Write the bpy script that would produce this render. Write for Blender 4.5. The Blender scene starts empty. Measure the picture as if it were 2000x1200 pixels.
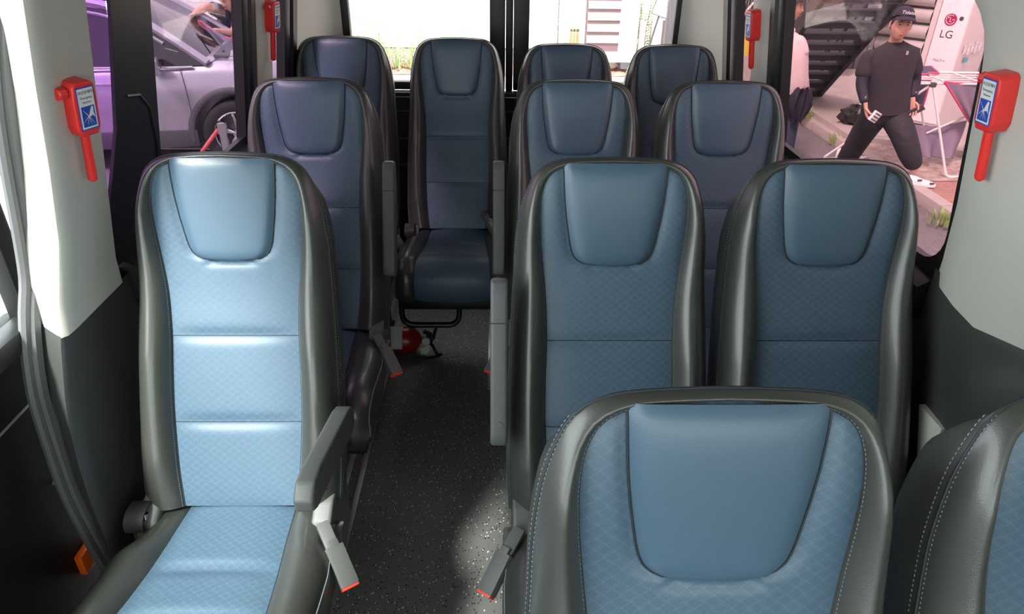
import bpy, bmesh, math, random
from mathutils import Vector, Matrix, Quaternion
random.seed(7)
C = bpy.context.scene.collection
SC = bpy.context.scene
pi = math.pi

# ------------------------------------------------------------------ camera
F, TH, YAW, ROLL = 1350.4, math.radians(29.518), math.radians(1.436), math.radians(0.807)
CAMP = Vector((0, 0, 1.728))
_F = Vector((math.sin(YAW)*math.cos(TH), math.cos(YAW)*math.cos(TH), -math.sin(TH)))
_R0 = Vector((math.cos(YAW), -math.sin(YAW), 0))
_D0 = _F.cross(_R0)
if _D0.z > 0: _D0 = -_D0
_R = _R0*math.cos(ROLL) - _D0*math.sin(ROLL)
_D = _R0*math.sin(ROLL) + _D0*math.cos(ROLL)
cd = bpy.data.cameras.new('camera'); cam = bpy.data.objects.new('camera', cd); C.objects.link(cam)
cd.sensor_width = 36; cd.lens = F/2000*36; cd.clip_start = .02; cd.clip_end = 200
M3 = Matrix((_R, -_D, -_F)).transposed()
cam.matrix_world = Matrix.Translation(CAMP) @ M3.to_4x4()
SC.camera = cam

# ------------------------------------------------------------------ light
SUN_DIR = Vector((-.38, -.52, .77)).normalized()          # towards the sun
w = bpy.data.worlds.new('sky'); SC.world = w; w.use_nodes = True
nt = w.node_tree; bg = nt.nodes['Background']
tc = nt.nodes.new('ShaderNodeTexCoord'); sx = nt.nodes.new('ShaderNodeSeparateXYZ'); cr = nt.nodes.new('ShaderNodeValToRGB')
nt.links.new(tc.outputs['Generated'], sx.inputs[0]); nt.links.new(sx.outputs['Z'], cr.inputs[0])
cr.color_ramp.elements[0].color = (.86, .9, .93, 1); cr.color_ramp.elements[1].color = (.93, .97, 1, 1)
nt.links.new(cr.outputs[0], bg.inputs[0]); bg.inputs[1].default_value = 7.9
sd = bpy.data.lights.new('sun', 'SUN'); sd.energy = 17; sd.angle = math.radians(10); sd.color = (1, .97, .93)
so = bpy.data.objects.new('sun', sd); C.objects.link(so); so.rotation_euler = SUN_DIR.to_track_quat('Z', 'Y').to_euler()
SC.view_settings.view_transform = 'Standard'; SC.view_settings.look = 'None'
SC.view_settings.gamma = 1; SC.view_settings.use_curve_mapping = False
SC.view_settings.exposure = 0.0
SC.cycles.use_denoising = True
SC.cycles.max_bounces = 8; SC.cycles.transparent_max_bounces = 12
SC.cycles.sample_clamp_indirect = 6

# ------------------------------------------------------------------ helpers
def at(px, py, x=None, y=None, z=None):
    r = _F + _R*((px-1000)/F) + _D*((py-600)/F)
    if x is not None: t = (x-CAMP.x)/r.x
    elif y is not None: t = (y-CAMP.y)/r.y
    else: t = (z-CAMP.z)/r.z
    return CAMP + r*t

def new_mat(name, col, rough=.5, metal=0, spec=.5, bump=None, noise=None, sheen=0, coat=0):
    """bump: (kind, scale, strength, distance); noise: (scale, amount, colour2)"""
    m = bpy.data.materials.new(name); m.use_nodes = True
    n = m.node_tree; b = n.nodes['Principled BSDF']
    b.inputs['Base Color'].default_value = (*col, 1); b.inputs['Roughness'].default_value = rough
    b.inputs['Metallic'].default_value = metal; b.inputs['Specular IOR Level'].default_value = spec
    b.inputs['Coat Weight'].default_value = coat
    t = n.nodes.new('ShaderNodeTexCoord')
    if noise:
        nz = n.nodes.new('ShaderNodeTexNoise'); nz.inputs['Scale'].default_value = noise[0]; nz.inputs['Detail'].default_value = 4
        mx = n.nodes.new('ShaderNodeMix'); mx.data_type = 'RGBA'
        mx.inputs['A'].default_value = (*col, 1); mx.inputs['B'].default_value = (*noise[2], 1)
        rr = n.nodes.new('ShaderNodeMapRange'); rr.inputs['From Min'].default_value = .5-noise[1]; rr.inputs['From Max'].default_value = .5+noise[1]
        n.links.new(t.outputs['Object'], nz.inputs['Vector']); n.links.new(nz.outputs[0], rr.inputs[0])
        n.links.new(rr.outputs[0], mx.inputs['Factor']); n.links.new(mx.outputs['Result'], b.inputs['Base Color'])
    if bump:
        if bump[0] == 'noise':
            tx = n.nodes.new('ShaderNodeTexNoise'); tx.inputs['Detail'].default_value = 2; out = tx.outputs[0]
        else:
            tx = n.nodes.new('ShaderNodeTexVoronoi'); tx.feature = 'SMOOTH_F1' ; out = tx.outputs['Distance']
        tx.inputs['Scale'].default_value = bump[1]
        bp = n.nodes.new('ShaderNodeBump'); bp.inputs['Strength'].default_value = bump[2]; bp.inputs['Distance'].default_value = bump[3]
        n.links.new(t.outputs['Object'], tx.inputs['Vector']); n.links.new(out, bp.inputs['Height']); n.links.new(bp.outputs[0], b.inputs['Normal'])
    return m

def mathn(n, op, a, b=None, clamp=False):
    x = n.nodes.new('ShaderNodeMath'); x.operation = op; x.use_clamp = clamp
    for i, v in enumerate((a, b)):
        if v is None: continue
        if isinstance(v, (int, float)): x.inputs[i].default_value = v
        else: n.links.new(v, x.inputs[i])
    return x.outputs[0]

class MB:
    """collects shapes in one mesh"""
    def __init__(s): s.v = []; s.f = []; s.uv = None
    def add(s, vs, fs):
        o = len(s.v); s.v += [tuple(p) for p in vs]; s.f += [tuple(i+o for i in f) for f in fs]; return s
    def box(s, c, d, rot=None, bev=0):
        hx, hy, hz = (q/2 for q in d); R = rot.to_matrix() if rot is not None and hasattr(rot, 'to_matrix') else rot
        if bev <= 0:
            vs = [Vector((a*hx, b*hy, e*hz)) for a in (-1, 1) for b in (-1, 1) for e in (-1, 1)]
            fs = [(0, 1, 3, 2), (4, 6, 7, 5), (0, 4, 5, 1), (2, 3, 7, 6), (0, 2, 6, 4), (1, 5, 7, 3)]
        else:
            bm = bmesh.new(); bmesh.ops.create_cube(bm, size=1)
            for v in bm.verts: v.co = Vector((v.co.x*d[0], v.co.y*d[1], v.co.z*d[2]))
            bmesh.ops.bevel(bm, geom=bm.edges[:], offset=min(bev, min(d)*.49), segments=2, profile=.6, affect='EDGES')
            vs = [v.co.copy() for v in bm.verts]; fs = [tuple(v.index for v in f.verts) for f in bm.faces]; bm.free()
        if R is not None: vs = [R @ v for v in vs]
        c = Vector(c); return s.add([v+c for v in vs], fs)
    def tube(s, pts, r, seg=10, closed=False, caps=True):
        pts = [Vector(p) for p in pts]; n = len(pts); rs = r if isinstance(r, (list, tuple)) else [r]*n
        vs = []; up = None
        for i, p in enumerate(pts):
            if closed: t = pts[(i+1) % n]-pts[i-1]
            else: t = pts[min(i+1, n-1)]-pts[max(i-1, 0)]
            if t.length < 1e-9: t = Vector((0, 0, 1))
            t.normalize()
            if up is None: up = t.orthogonal().normalized()
            up = (up - t*up.dot(t)); up = up.normalized() if up.length > 1e-6 else t.orthogonal().normalized()
            b = t.cross(up)
            for k in range(seg):
                a = 2*pi*k/seg; vs.append(p+(up*math.cos(a)+b*math.sin(a))*rs[i])
        fs = []
        for i in range(n if closed else n-1):
            j = (i+1) % n
            for k in range(seg):
                l = (k+1) % seg; fs.append((i*seg+k, i*seg+l, j*seg+l, j*seg+k))
        if caps and not closed: fs += [tuple(range(seg))[::-1], tuple((n-1)*seg+k for k in range(seg))]
        return s.add(vs, fs)
    def cyl(s, a, b, r, seg=20): return s.tube([a, b], r, seg)
    def prism(s, poly, fn0, fn1):
        """poly: 2D points; fn0/fn1 map a 2D point to the two faces"""
        n = len(poly); vs = [fn0(*p) for p in poly]+[fn1(*p) for p in poly]
        fs = [tuple(range(n)), tuple(range(2*n-1, n-1, -1))]+[(i, i+n, (i+1) % n+n, (i+1) % n) for i in range(n)]
        return s.add(vs, fs)
    def grid(s, rows):
        m = len(rows[0]); vs = [p for r in rows for p in r]
        fs = [(i*m+j, i*m+j+1, (i+1)*m+j+1, (i+1)*m+j) for i in range(len(rows)-1) for j in range(m-1)]
        return s.add(vs, fs)
    def ball(s, c, r, seg=16, rings=10, M=None):
        c = Vector(c); r = (r, r, r) if isinstance(r, (int, float)) else r
        rows = []
        for i in range(rings+1):
            a = pi*i/rings
            rows.append([Vector((r[0]*math.sin(a)*math.cos(2*pi*k/seg), r[1]*math.sin(a)*math.sin(2*pi*k/seg), r[2]*math.cos(a))) for k in range(seg+1)])
        if M is not None: rows = [[M @ p for p in q] for q in rows]
        return s.grid([[p+c for p in q] for q in rows])
    def build(s, name, mat, parent=None, angle=38, weld=True, normals=True):
        me = bpy.data.meshes.new(name); me.from_pydata(s.v, [], s.f)
        if s.uv:
            ul = me.uv_layers.new(name='uv')
            for lp in me.loops: ul.data[lp.index].uv = s.uv[lp.vertex_index]
        if weld or normals:
            bm = bmesh.new(); bm.from_mesh(me)
            if weld: bmesh.ops.remove_doubles(bm, verts=bm.verts[:], dist=1e-5)
            if normals: bmesh.ops.recalc_face_normals(bm, faces=bm.faces[:])
            bm.to_mesh(me); bm.free()
        for p in me.polygons: p.use_smooth = True
        me.set_sharp_from_angle(angle=math.radians(angle))
        if mat: me.materials.append(mat)
        o = bpy.data.objects.new(name, me); C.objects.link(o)
        if parent: o.parent = parent
        return o

def thing(name, label, cat, loc=(0, 0, 0), rz=0, group=None):
    o = bpy.data.objects.new(name, None); C.objects.link(o); o.location = loc; o.rotation_euler = (0, 0, rz)
    o['label'] = label; o['category'] = cat; o.empty_display_size = .1
    if group: o['group'] = group
    return o
def tag(o, label, cat, group=None):
    o['label'] = label; o['category'] = cat
    if group: o['group'] = group
    return o
def struct(o): o['kind'] = 'structure'; return o

def spline(pts, n):
    """catmull-rom through 2D/3D points, resampled by arc length to n"""
    P = [Vector(p) for p in pts]; P = [P[0]*2-P[1]]+P+[P[-1]*2-P[-2]]; out = []
    for i in range(1, len(P)-2):
        for k in range(24):
            t = k/24; a, b, c, d = P[i-1:i+3]
            out.append(.5*((2*b)+(c-a)*t+(2*a-5*b+4*c-d)*t*t+(3*b-a-3*c+d)*t**3))
    out.append(P[-2])
    L = [0]
    for i in range(1, len(out)): L.append(L[-1]+(out[i]-out[i-1]).length)
    res = []; j = 0
    for k in range(n):
        q = L[-1]*k/(n-1)
        while j < len(L)-2 and L[j+1] < q: j += 1
        f = (q-L[j])/max(1e-9, L[j+1]-L[j]); res.append(out[j].lerp(out[j+1], min(1, f)))
    return res
def interp(tab, x):
    if x <= tab[0][0]: return tab[0][1]
    for (a, b), (c, d) in zip(tab, tab[1:]):
        if x <= c:
            f = (x-a)/(c-a); return b+(d-b)*f
    return tab[-1][1]

def text_part(txt, name, mat, size, M, parent, extrude=.0002, align='CENTER', shear=0, space=1):
    cu = bpy.data.curves.new(name, 'FONT'); cu.body = txt; cu.size = size; cu.align_x = align; cu.align_y = 'CENTER'; cu.extrude = extrude
    cu.shear = shear; cu.space_character = space
    t = bpy.data.objects.new(name, cu); C.objects.link(t)
    dg = bpy.context.evaluated_depsgraph_get(); me = bpy.data.meshes.new_from_object(t.evaluated_get(dg)); bpy.data.objects.remove(t)
    me.transform(M); me.materials.clear(); me.materials.append(mat)
    o = bpy.data.objects.new(name, me); C.objects.link(o)
    if parent: o.parent = parent
    return o

def skin_mesh(pts, edges, rad, sub=2):
    me = bpy.data.meshes.new('tmp'); me.from_pydata([tuple(p) for p in pts], edges, [])
    o = bpy.data.objects.new('tmp', me); C.objects.link(o)
    md = o.modifiers.new('s', 'SKIN'); md.use_smooth_shade = True
    for i, v in enumerate(me.skin_vertices[0].data):
        r = rad[i]; v.radius = (r, r) if isinstance(r, (int, float)) else r; v.use_root = (i == 0)
    s2 = o.modifiers.new('u', 'SUBSURF'); s2.levels = sub; s2.render_levels = sub
    dg = bpy.context.evaluated_depsgraph_get(); out = bpy.data.meshes.new_from_object(o.evaluated_get(dg))
    vs = [v.co.copy() for v in out.vertices]; fs = [tuple(p.vertices) for p in out.polygons]
    bpy.data.objects.remove(o); bpy.data.meshes.remove(out); return vs, fs

# ------------------------------------------------------------------ materials
def pattern_leather(name, col, col2):
    """blue perforated leather: interlocking dotted lozenges, uv in metres"""
    m = bpy.data.materials.new(name); m.use_nodes = True; n = m.node_tree; b = n.nodes['Principled BSDF']
    uv = n.nodes.new('ShaderNodeUVMap'); uv.uv_map = 'uv'
    sp = n.nodes.new('ShaderNodeSeparateXYZ'); n.links.new(uv.outputs[0], sp.inputs[0])
    X = mathn(n, 'MULTIPLY', sp.outputs[0], 1/.022); Y = mathn(n, 'MULTIPLY', sp.outputs[1], 1/.0175)
    P = mathn(n, 'ADD', X, Y); Q = mathn(n, 'SUBTRACT', X, Y)
    def ridge(v, wdt, off):      # distance of v to the nearest (integer + off)
        f = mathn(n, 'FRACT', mathn(n, 'ADD', v, .5-off)); d = mathn(n, 'ABSOLUTE', mathn(n, 'SUBTRACT', f, .5))
        return mathn(n, 'LESS_THAN', d, wdt)
    def dots(v): return mathn(n, 'LESS_THAN', mathn(n, 'FRACT', mathn(n, 'MULTIPLY', v, 7.0)), .6)
    def stroke(u, v):
        a = mathn(n, 'MULTIPLY', ridge(u, .034, .09), dots(v)); c = mathn(n, 'MULTIPLY', ridge(u, .034, -.09), dots(v))
        # every other segment only has one of the two strokes
        seg = mathn(n, 'LESS_THAN', mathn(n, 'FRACT', mathn(n, 'MULTIPLY', v, .5)), .5)
        return mathn(n, 'MAXIMUM', a, mathn(n, 'MULTIPLY', c, seg))
    ln = mathn(n, 'MAXIMUM', stroke(P, Q), stroke(Q, P))
    # pattern stays off the smooth strip near the top on the inner side
    mx = n.nodes.new('ShaderNodeMix'); mx.data_type = 'RGBA'; mx.inputs['A'].default_value = (*col, 1); mx.inputs['B'].default_value = (*col2, 1)
    n.links.new(mathn(n, 'MULTIPLY', ln, .65), mx.inputs['Factor']); n.links.new(mx.outputs['Result'], b.inputs['Base Color'])
    b.inputs['Roughness'].default_value = .46; b.inputs['Specular IOR Level'].default_value = .6
    tcn = n.nodes.new('ShaderNodeTexCoord'); vz = n.nodes.new('ShaderNodeTexVoronoi'); vz.inputs['Scale'].default_value = 520
    n.links.new(tcn.outputs['Object'], vz.inputs['Vector'])
    b1 = n.nodes.new('ShaderNodeBump'); b1.inputs['Strength'].default_value = .25; b1.inputs['Distance'].default_value = .0006
    n.links.new(vz.outputs['Distance'], b1.inputs['Height'])
    b2 = n.nodes.new('ShaderNodeBump'); b2.inputs['Strength'].default_value = .5; b2.inputs['Distance'].default_value = -.0008
    n.links.new(ln, b2.inputs['Height']); n.links.new(b1.outputs[0], b2.inputs['Normal']); n.links.new(b2.outputs[0], b.inputs['Normal'])
    return m
BLUE = (.056, .099, .146)
M = {}
M['blue_pat'] = pattern_leather('perforated_blue_leather', BLUE, (.115, .19, .25))
M['blue'] = new_mat('smooth_blue_leather', BLUE, .40, spec=.6, bump=('vor', 520, .25, .0006), noise=(9, .3, (.060, .106, .155)))
M['dark'] = new_mat('charcoal_leather', (.040, .042, .036), .36, spec=.75, coat=.15, bump=('vor', 900, .28, .0005))
M['seam'] = new_mat('seam_thread', (.012, .018, .022), .6)
M['thread'] = new_mat('pale_thread', (.20, .23, .25), .6)
M['plastic'] = new_mat('grained_grey_plastic', (.075, .08, .078), .5, bump=('vor', 700, .4, .0006))
M['cover'] = new_mat('grained_silver_grey_plastic', (.105, .108, .103), .5, bump=('vor', 700, .4, .0006))
M['black'] = new_mat('black_rubber', (.008, .008, .009), .45)
M['steel_black'] = new_mat('black_painted_steel', (.008, .009, .009), .3)
M['webbing'] = new_mat('black_webbing', (.02, .02, .022), .6, bump=('noise', 500, .5, .0006))
M['chrome'] = new_mat('chrome', (.75, .75, .75), .15, 1)
M['orange'] = new_mat('orange_red_plastic', (.75, .06, .03), .4)
M['red'] = new_mat('red_plastic', (.78, .035, .03), .35)
M['beige'] = new_mat('light_grey_beige_trim', (.54, .535, .475), .6, bump=('vor', 600, .25, .0005))
M['trim_dark'] = new_mat('dark_grey_trim', (.045, .048, .045), .5, bump=('vor', 600, .3, .0005))
M['trim_black'] = new_mat('black_trim', (.012, .012, .013), .45, bump=('noise', 500, .2, .0005))
M['seal'] = new_mat('grey_rubber_seal', (.10, .10, .105), .5)
M['door_paint'] = new_mat('black_door_panel', (.008, .009, .009), .5, spec=.25)
M['alu'] = new_mat('aluminium_rail', (.55, .53, .55), .35, .8)
M['white'] = new_mat('white_paint', (.8, .8, .78), .4)
M['skin'] = new_mat('skin', (.62, .36, .26), .5, noise=(14, .3, (.58, .31, .22)))
M['hair'] = new_mat('dark_hair', (.02, .014, .012), .5, bump=('noise', 90, .6, .01))

def floor_mat():
    m = bpy.data.materials.new('speckled_vinyl'); m.use_nodes = True; n = m.node_tree; b = n.nodes['Principled BSDF']
    t = n.nodes.new('ShaderNodeTexCoord')
    def flecks(scale, thr, rnd_lo, rnd_hi):
        mp = n.nodes.new('ShaderNodeMapping'); mp.inputs['Scale'].default_value = (1, .62, 1); mp.inputs['Rotation'].default_value = (0, 0, scale*.01)
        v = n.nodes.new('ShaderNodeTexVoronoi'); v.inputs['Scale'].default_value = scale
        n.links.new(t.outputs['Object'], mp.inputs[0]); n.links.new(mp.outputs[0], v.inputs['Vector'])
        d = mathn(n, 'LESS_THAN', v.outputs['Distance'], thr)
        s = n.nodes.new('ShaderNodeSeparateColor'); n.links.new(v.outputs['Color'], s.inputs[0])
        return mathn(n, 'MULTIPLY', d, mathn(n, 'MULTIPLY', mathn(n, 'GREATER_THAN', s.outputs[0], rnd_lo), mathn(n, 'LESS_THAN', s.outputs[0], rnd_hi)))
    def mixc(f, a, col):
        x = n.nodes.new('ShaderNodeMix'); x.data_type = 'RGBA'
        if isinstance(a, tuple): x.inputs['A'].default_value = (*a, 1)
        else: n.links.new(a, x.inputs['A'])
        x.inputs['B'].default_value = (*col, 1); n.links.new(f, x.inputs['Factor']); return x.outputs['Result']
    c = mixc(flecks(130, .26, .35, .62), (.15, .15, .142), (.66, .64, .6))
    c = mixc(flecks(150, .3, .2, .5), c, (.012, .012, .012))
    n.links.new(c, b.inputs['Base Color']); b.inputs['Roughness'].default_value = .38
    nz = n.nodes.new('ShaderNodeTexNoise'); nz.inputs['Scale'].default_value = 300; bp = n.nodes.new('ShaderNodeBump'); bp.inputs['Strength'].default_value = .3; bp.inputs['Distance'].default_value = .0006
    n.links.new(t.outputs['Object'], nz.inputs['Vector']); n.links.new(nz.outputs[0], bp.inputs['Height']); n.links.new(bp.outputs[0], b.inputs['Normal'])
    return m
M['floor'] = floor_mat()

def glass_mat(name, tint, gloss=.12):
    m = bpy.data.materials.new(name); m.use_nodes = True; n = m.node_tree; n.nodes.clear()
    o = n.nodes.new('ShaderNodeOutputMaterial'); t = n.nodes.new('ShaderNodeBsdfTransparent'); g = n.nodes.new('ShaderNodeBsdfGlossy')
    t.inputs[0].default_value = (*tint, 1); g.inputs['Roughness'].default_value = .02; g.inputs['Color'].default_value = (1, 1, 1, 1)
    lw = n.nodes.new('ShaderNodeLayerWeight'); lw.inputs['Blend'].default_value = .5; mx = n.nodes.new('ShaderNodeMixShader')
    fr = mathn(n, 'ADD', mathn(n, 'MULTIPLY', mathn(n, 'POWER', lw.outputs['Facing'], 5.0), .45), gloss*.25)
    n.links.new(fr, mx.inputs[0]); n.links.new(t.outputs[0], mx.inputs[1]); n.links.new(g.outputs[0], mx.inputs[2]); n.links.new(mx.outputs[0], o.inputs[0])
    return m
# factory privacy film: the panes differ in hue, the windscreen and front door are clear
M['glass_clear'] = glass_mat('clear_glass', (.9, .93, .92))
M['glass_screen'] = glass_mat('windscreen_glass', (.88, .92, .90))
M['glass_violet'] = glass_mat('violet_film_glass', (.44, .30, .48))
M['glass_lilac'] = glass_mat('lilac_film_glass', (.43, .37, .42))
M['glass_pink'] = glass_mat('pink_film_glass', (.45, .365, .38))
M['glass_rear'] = glass_mat('rear_film_glass', (.75, .72, .71))

# ================================================================== THE BUS SHELL
def xw(side, z, off=0):
    """inner wall surface: side -1 left, +1 right; off pushes towards the outside"""
    l = .14*max(0, z-1.03)
    return (-.9+l-off) if side < 0 else (1.02-l+off)
def atw(px, py, side, off=0):
    x = xw(side, 1.1, off)
    for _ in range(12):
        P = at(px, py, x=x); x = xw(side, P.z, off)
    return at(px, py, x=x)
def wallplate(poly, side, name, mat, t0=0, t1=.04, parent=None, sub=5):
    """poly of (y,z) on the wall surface, thick from t0 (inside) to t1"""
    # split long edges so that the plate follows the fold at z=1.03
    return MB().prism(poly, lambda y, z: (xw(side, z, t0), y, z), lambda y, z: (xw(side, z, t1), y, z)).build(name, mat, parent, angle=25)
def rect_cols(y0, y1, z0, z1): 
    zs = [z0]+[z for z in (1.03,) if z0 < z < z1]+[z1]
    return [(y0, z) for z in zs]+[(y1, z) for z in reversed(zs)]

ROOF = 2.16
# floor
fl = struct(MB().box((.06, 1.0, -.03), (2.1, 5.2, .06)).build('floor', M['floor']))
# rails in the floor
def rail(x, y0, y1, wdt, n):
    b = MB().box((x, (y0+y1)/2, .002), (wdt, y1-y0, .004), bev=.001)
    return struct(b.build(n, M['alu']))
rail(-.476, .3, 3.4, .018, 'trim_1'); rail(-.524, .3, 3.4, .018, 'trim_2'); rail(-.030, 2.35, 3.4, .018, 'trim_3'); rail(.6, .2, 3.4, .016, 'trim_4')

ceil = struct(MB().box((.06, .95, ROOF+.02), (2.3, 5.3, .04)).build('ceiling', new_mat('grey_headlining', (.38, .37, .34), .9)))
# left wall: lower panel behind the sill, header above the windows, pillars between
def wall_side(side):
    nm = 'wall_left' if side < 0 else 'wall_right'
    b = MB()
    def slab(y0, y1, z0, z1, t0=0.0, t1=.05):
        P = rect_cols(y0, y1, z0, z1); b.prism(P, lambda y, z: (xw(side, z, t0), y, z), lambda y, z: (xw(side, z, t1), y, z))
    ys = -1.62
    lo = 1.45 if side < 0 else -1.62
    slab(lo, 3.6, 0, .985)                      # lower wall
    o = struct(b.build(nm, M['trim_black'], angle=25))
    b = MB()
    slab(1.24 if side < 0 else -1.62, 3.6, 1.84, ROOF)                # header
    if side < 0: slab(-1.62, 1.24, 2.02, ROOF)  # unseen door header set high to let sun onto the front left headrest
    struct(b.build('trim_21' if side < 0 else 'trim_22', M['beige'], angle=25))
    return o
WL = wall_side(-1); WR = wall_side(1)
struct(WL); struct(WR)

# sill ledges (dark, slightly purple-black plastic, rounded top)
def ledge(side, y0, y1, n):
    s = side
    prof = [(-.03, .90), (-.045, .95), (-.04, .985), (-.015, 1.0), (.03, 1.005), (.03, .90)]
    b = MB(); b.prism(prof, lambda t, z: (xw(s, 1.0, t), y0, z), lambda t, z: (xw(s, 1.0, t), y1, z))
    return struct(b.build(n, M['trim_black'], angle=50))
ledge(-1, 1.50, 3.5, 'trim_5'); ledge(1, 1.41, 3.5, 'trim_6')
# window frames and glass
def window(side, y0, y1, z0, z1, mat, n, post=None, r=.05, fw=.03, mat2=None):
    root = bpy.data.objects.new(n, None); C.objects.link(root); struct(root)
    # rounded frame ring
    def rr(a0, a1, b0, b1, r):
        P = []
        for cx, cz, s in ((a1-r, b1-r, 0), (a0+r, b1-r, 1), (a0+r, b0+r, 2), (a1-r, b0+r, 3)):
            for k in range(7):
                a = pi/2*s+pi/2*k/6; P.append((cx+r*math.cos(a), cz+r*math.sin(a)))
        return P
    O = rr(y0-.0, y1+.0, z0, z1, .02); I = rr(y0+fw, y1-fw, z0+fw, z1-fw, r)
    rows = []
    for t in (.0, .02):
        rows.append([(xw(side, z, t), y, z) for y, z in O]+[(xw(side, O[0][1], t), O[0][0], O[0][1])])
        rows.append([(xw(side, z, t), y, z) for y, z in I]+[(xw(side, I[0][1], t), I[0][0], I[0][1])])
    b = MB(); b.grid([rows[0], rows[1], rows[3], rows[2], rows[0]])
    b.build('window_frame', M['black'], root, angle=40)
    g = MB()
    ya = y0+fw*.5; yb = y1-fw*.5
    pm = post if post else yb
    def pane(a, c, m, nn, off=.03):
        q = MB(); P = rect_cols(a, c, z0+.005, z1-.005)
        q.prism(P, lambda y, z: (xw(side, z, off), y, z), lambda y, z: (xw(side, z, off+.004), y, z)); q.build(nn, m, root, angle=25)
    pane(ya, pm, mat, 'pane')
    if post: pane(pm, yb, mat2, 'pane', .022)
    return root
ZT = 1.86
window(-1, 1.40, 2.58, 1.0, ZT, M['glass_violet'], 'window_1', post=1.66, mat2=M['glass_lilac'], r=.09)
window(-1, 2.78, 3.14, 1.0, ZT, M['glass_lilac'], 'window_2')
window(1, 1.38, 2.58, 1.0, ZT, M['glass_pink'], 'window_3', r=.09)
window(1, 2.77, 3.14, 1.0, ZT, M['glass_pink'], 'window_4')
# the broad black post of the left sliding window
P = [(1.38, 1.0), (1.60, 1.0), (1.72, 1.06), (1.765, 1.15), (1.78, 1.4), (1.81, 1.85), (1.60, 1.85), (1.60, 1.55), (1.56, 1.30), (1.48, 1.13), (1.42, 1.06)]
pst = struct(wallplate(P, -1, 'trim_7', M['black'], -.010, -.002))
# moulded curve on the post
pts = [(xw(-1, z, -.011), y, z) for y, z in ((1.62, 1.36), (1.68, 1.35), (1.725, 1.31), (1.745, 1.22), (1.74, 1.12))]
MB().tube(pts, .004, 6).build('rib', M['trim_black'], pst)

def seal_bar(side, y0, y1, n):
    b = MB(); rows = []
    prof = [(y0, .03), (y0, -.004), (y0+.012, -.010), (y0+.35*(y1-y0), -.010), (y0+.40*(y1-y0), -.003), (y0+.5*(y1-y0), -.003), (y0+.55*(y1-y0), -.016), (y1-.01, -.016), (y1, .0), (y1, .03)]
    for z in (1.0, 1.03, 1.3, 1.86): rows.append([(xw(side, z, t), y, z) for y, t in prof])
    return struct(b.grid(rows).build(n, M['black'], angle=30))
seal_bar(-1, 2.465, 2.585, 'trim_23'); seal_bar(1, 2.465, 2.585, 'trim_24'); seal_bar(-1, 2.985, 3.15, 'trim_25'); seal_bar(1, 2.99, 3.15, 'trim_26')
# pillars between the windows (beige) with a ridge
def pillar(side, y0, y1, n):
    b = MB(); ym = (y0+y1)/2
    rows = []
    zs = [1.0, 1.03, 1.2, 1.5, 1.86]
    prof = [(y0, .03), (y0, -.005), (y0+.03, -.022), (ym, -.026), (y1-.03, -.022), (y1, -.005), (y1, .03)]
    for z in zs: rows.append([(xw(side, z, t), y, z) for y, t in prof])
    b.grid(rows); return struct(b.build(n, M['beige'], angle=35))
pillar(-1, 2.585, 2.775, 'trim_8'); pillar(1, 2.585, 2.765, 'trim_9')
# rear corner pillars, curved from the side wall to the rear wall
YR = 3.55
def corner(side, n):
    b = MB(); rows = []
    xe = -.74 if side < 0 else .875
    for z in (.985, 1.03, 1.3, 1.86):
        x0 = xw(side, z, 0); row = [(xw(side, z, .03), 3.15, z)]
        for k in range(9):
            a = pi/2*k/8; row.append((x0+(xe-x0)*(1-math.cos(a)), 3.15+(YR-.01-3.15)*math.sin(a), z))
        row.append((xe, YR+.03, z)); rows.append(row)
    b.grid(rows); return struct(b.build(n, M['beige'], angle=50))
corner(-1, 'trim_10'); corner(1, 'trim_11')
# rear wall: two doors with windows, black centre, dark lower trim
rw = MB()
rw.box((.06, YR+.03, .47), (2.0, .05, .94))
RW = struct(rw.build('wall_back', M['trim_black']))
b = MB().box((.06, YR+.03, 1.95), (2.0, .05, .42)); b.build('header', M['beige'], RW)
for k in range(3): MB().box((.06, YR, .86-.14*k), (1.7, .012, .012), bev=.004).build('rib', M['trim_dark'], RW)
MB().box((.06, YR-.03, .955), (1.72, .06, .02), bev=.006).build('ledge', M['trim_black'], RW)
MB().box((.06, YR-.03, .942), (1.70, .05, .006), bev=.002).build('bright_strip', M['alu'], RW)
def rear_door(x0, x1, n, glass):
    root = bpy.data.objects.new(n, None); C.objects.link(root); struct(root)
    z0, z1 = .965, 1.74
    wl = .075 if x0 > 0 else .04; wr = .04 if x0 > 0 else .075
    b = MB()
    b.box((x0+wl/2, YR+.02, (z0+z1)/2), (wl, .05, z1-z0), bev=.006); b.box((x1-wr/2, YR+.02, (z0+z1)/2), (wr, .05, z1-z0), bev=.006)
    b.box(((x0+x1)/2, YR+.02, z0+.02), (x1-x0, .05, .04), bev=.006); b.box(((x0+x1)/2, YR+.02, z1-.01), (x1-x0, .05, .04), bev=.006)
    b.build('door_frame', M['black'], root)
    MB().box(((x0+x1)/2, YR+.035, (z0+z1)/2), (x1-x0-.05, .004, z1-z0-.02)).build('pane', glass, root)
    return root
rear_door(-.745, .038, 'door_1', M['glass_rear']); rear_door(.078, .89, 'door_2', M['glass_rear'])
tc_ = struct(MB().box((.058, YR+.01, 1.35), (.036, .05, .78), bev=.012).build('trim_12', M['black']))
# near pillars: traced outlines laid on the wall surface, with thickness
def atyz(pts, side): return [(lambda P: (P.y, P.z))(atw(a, c, side)) for a, c in pts]
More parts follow.
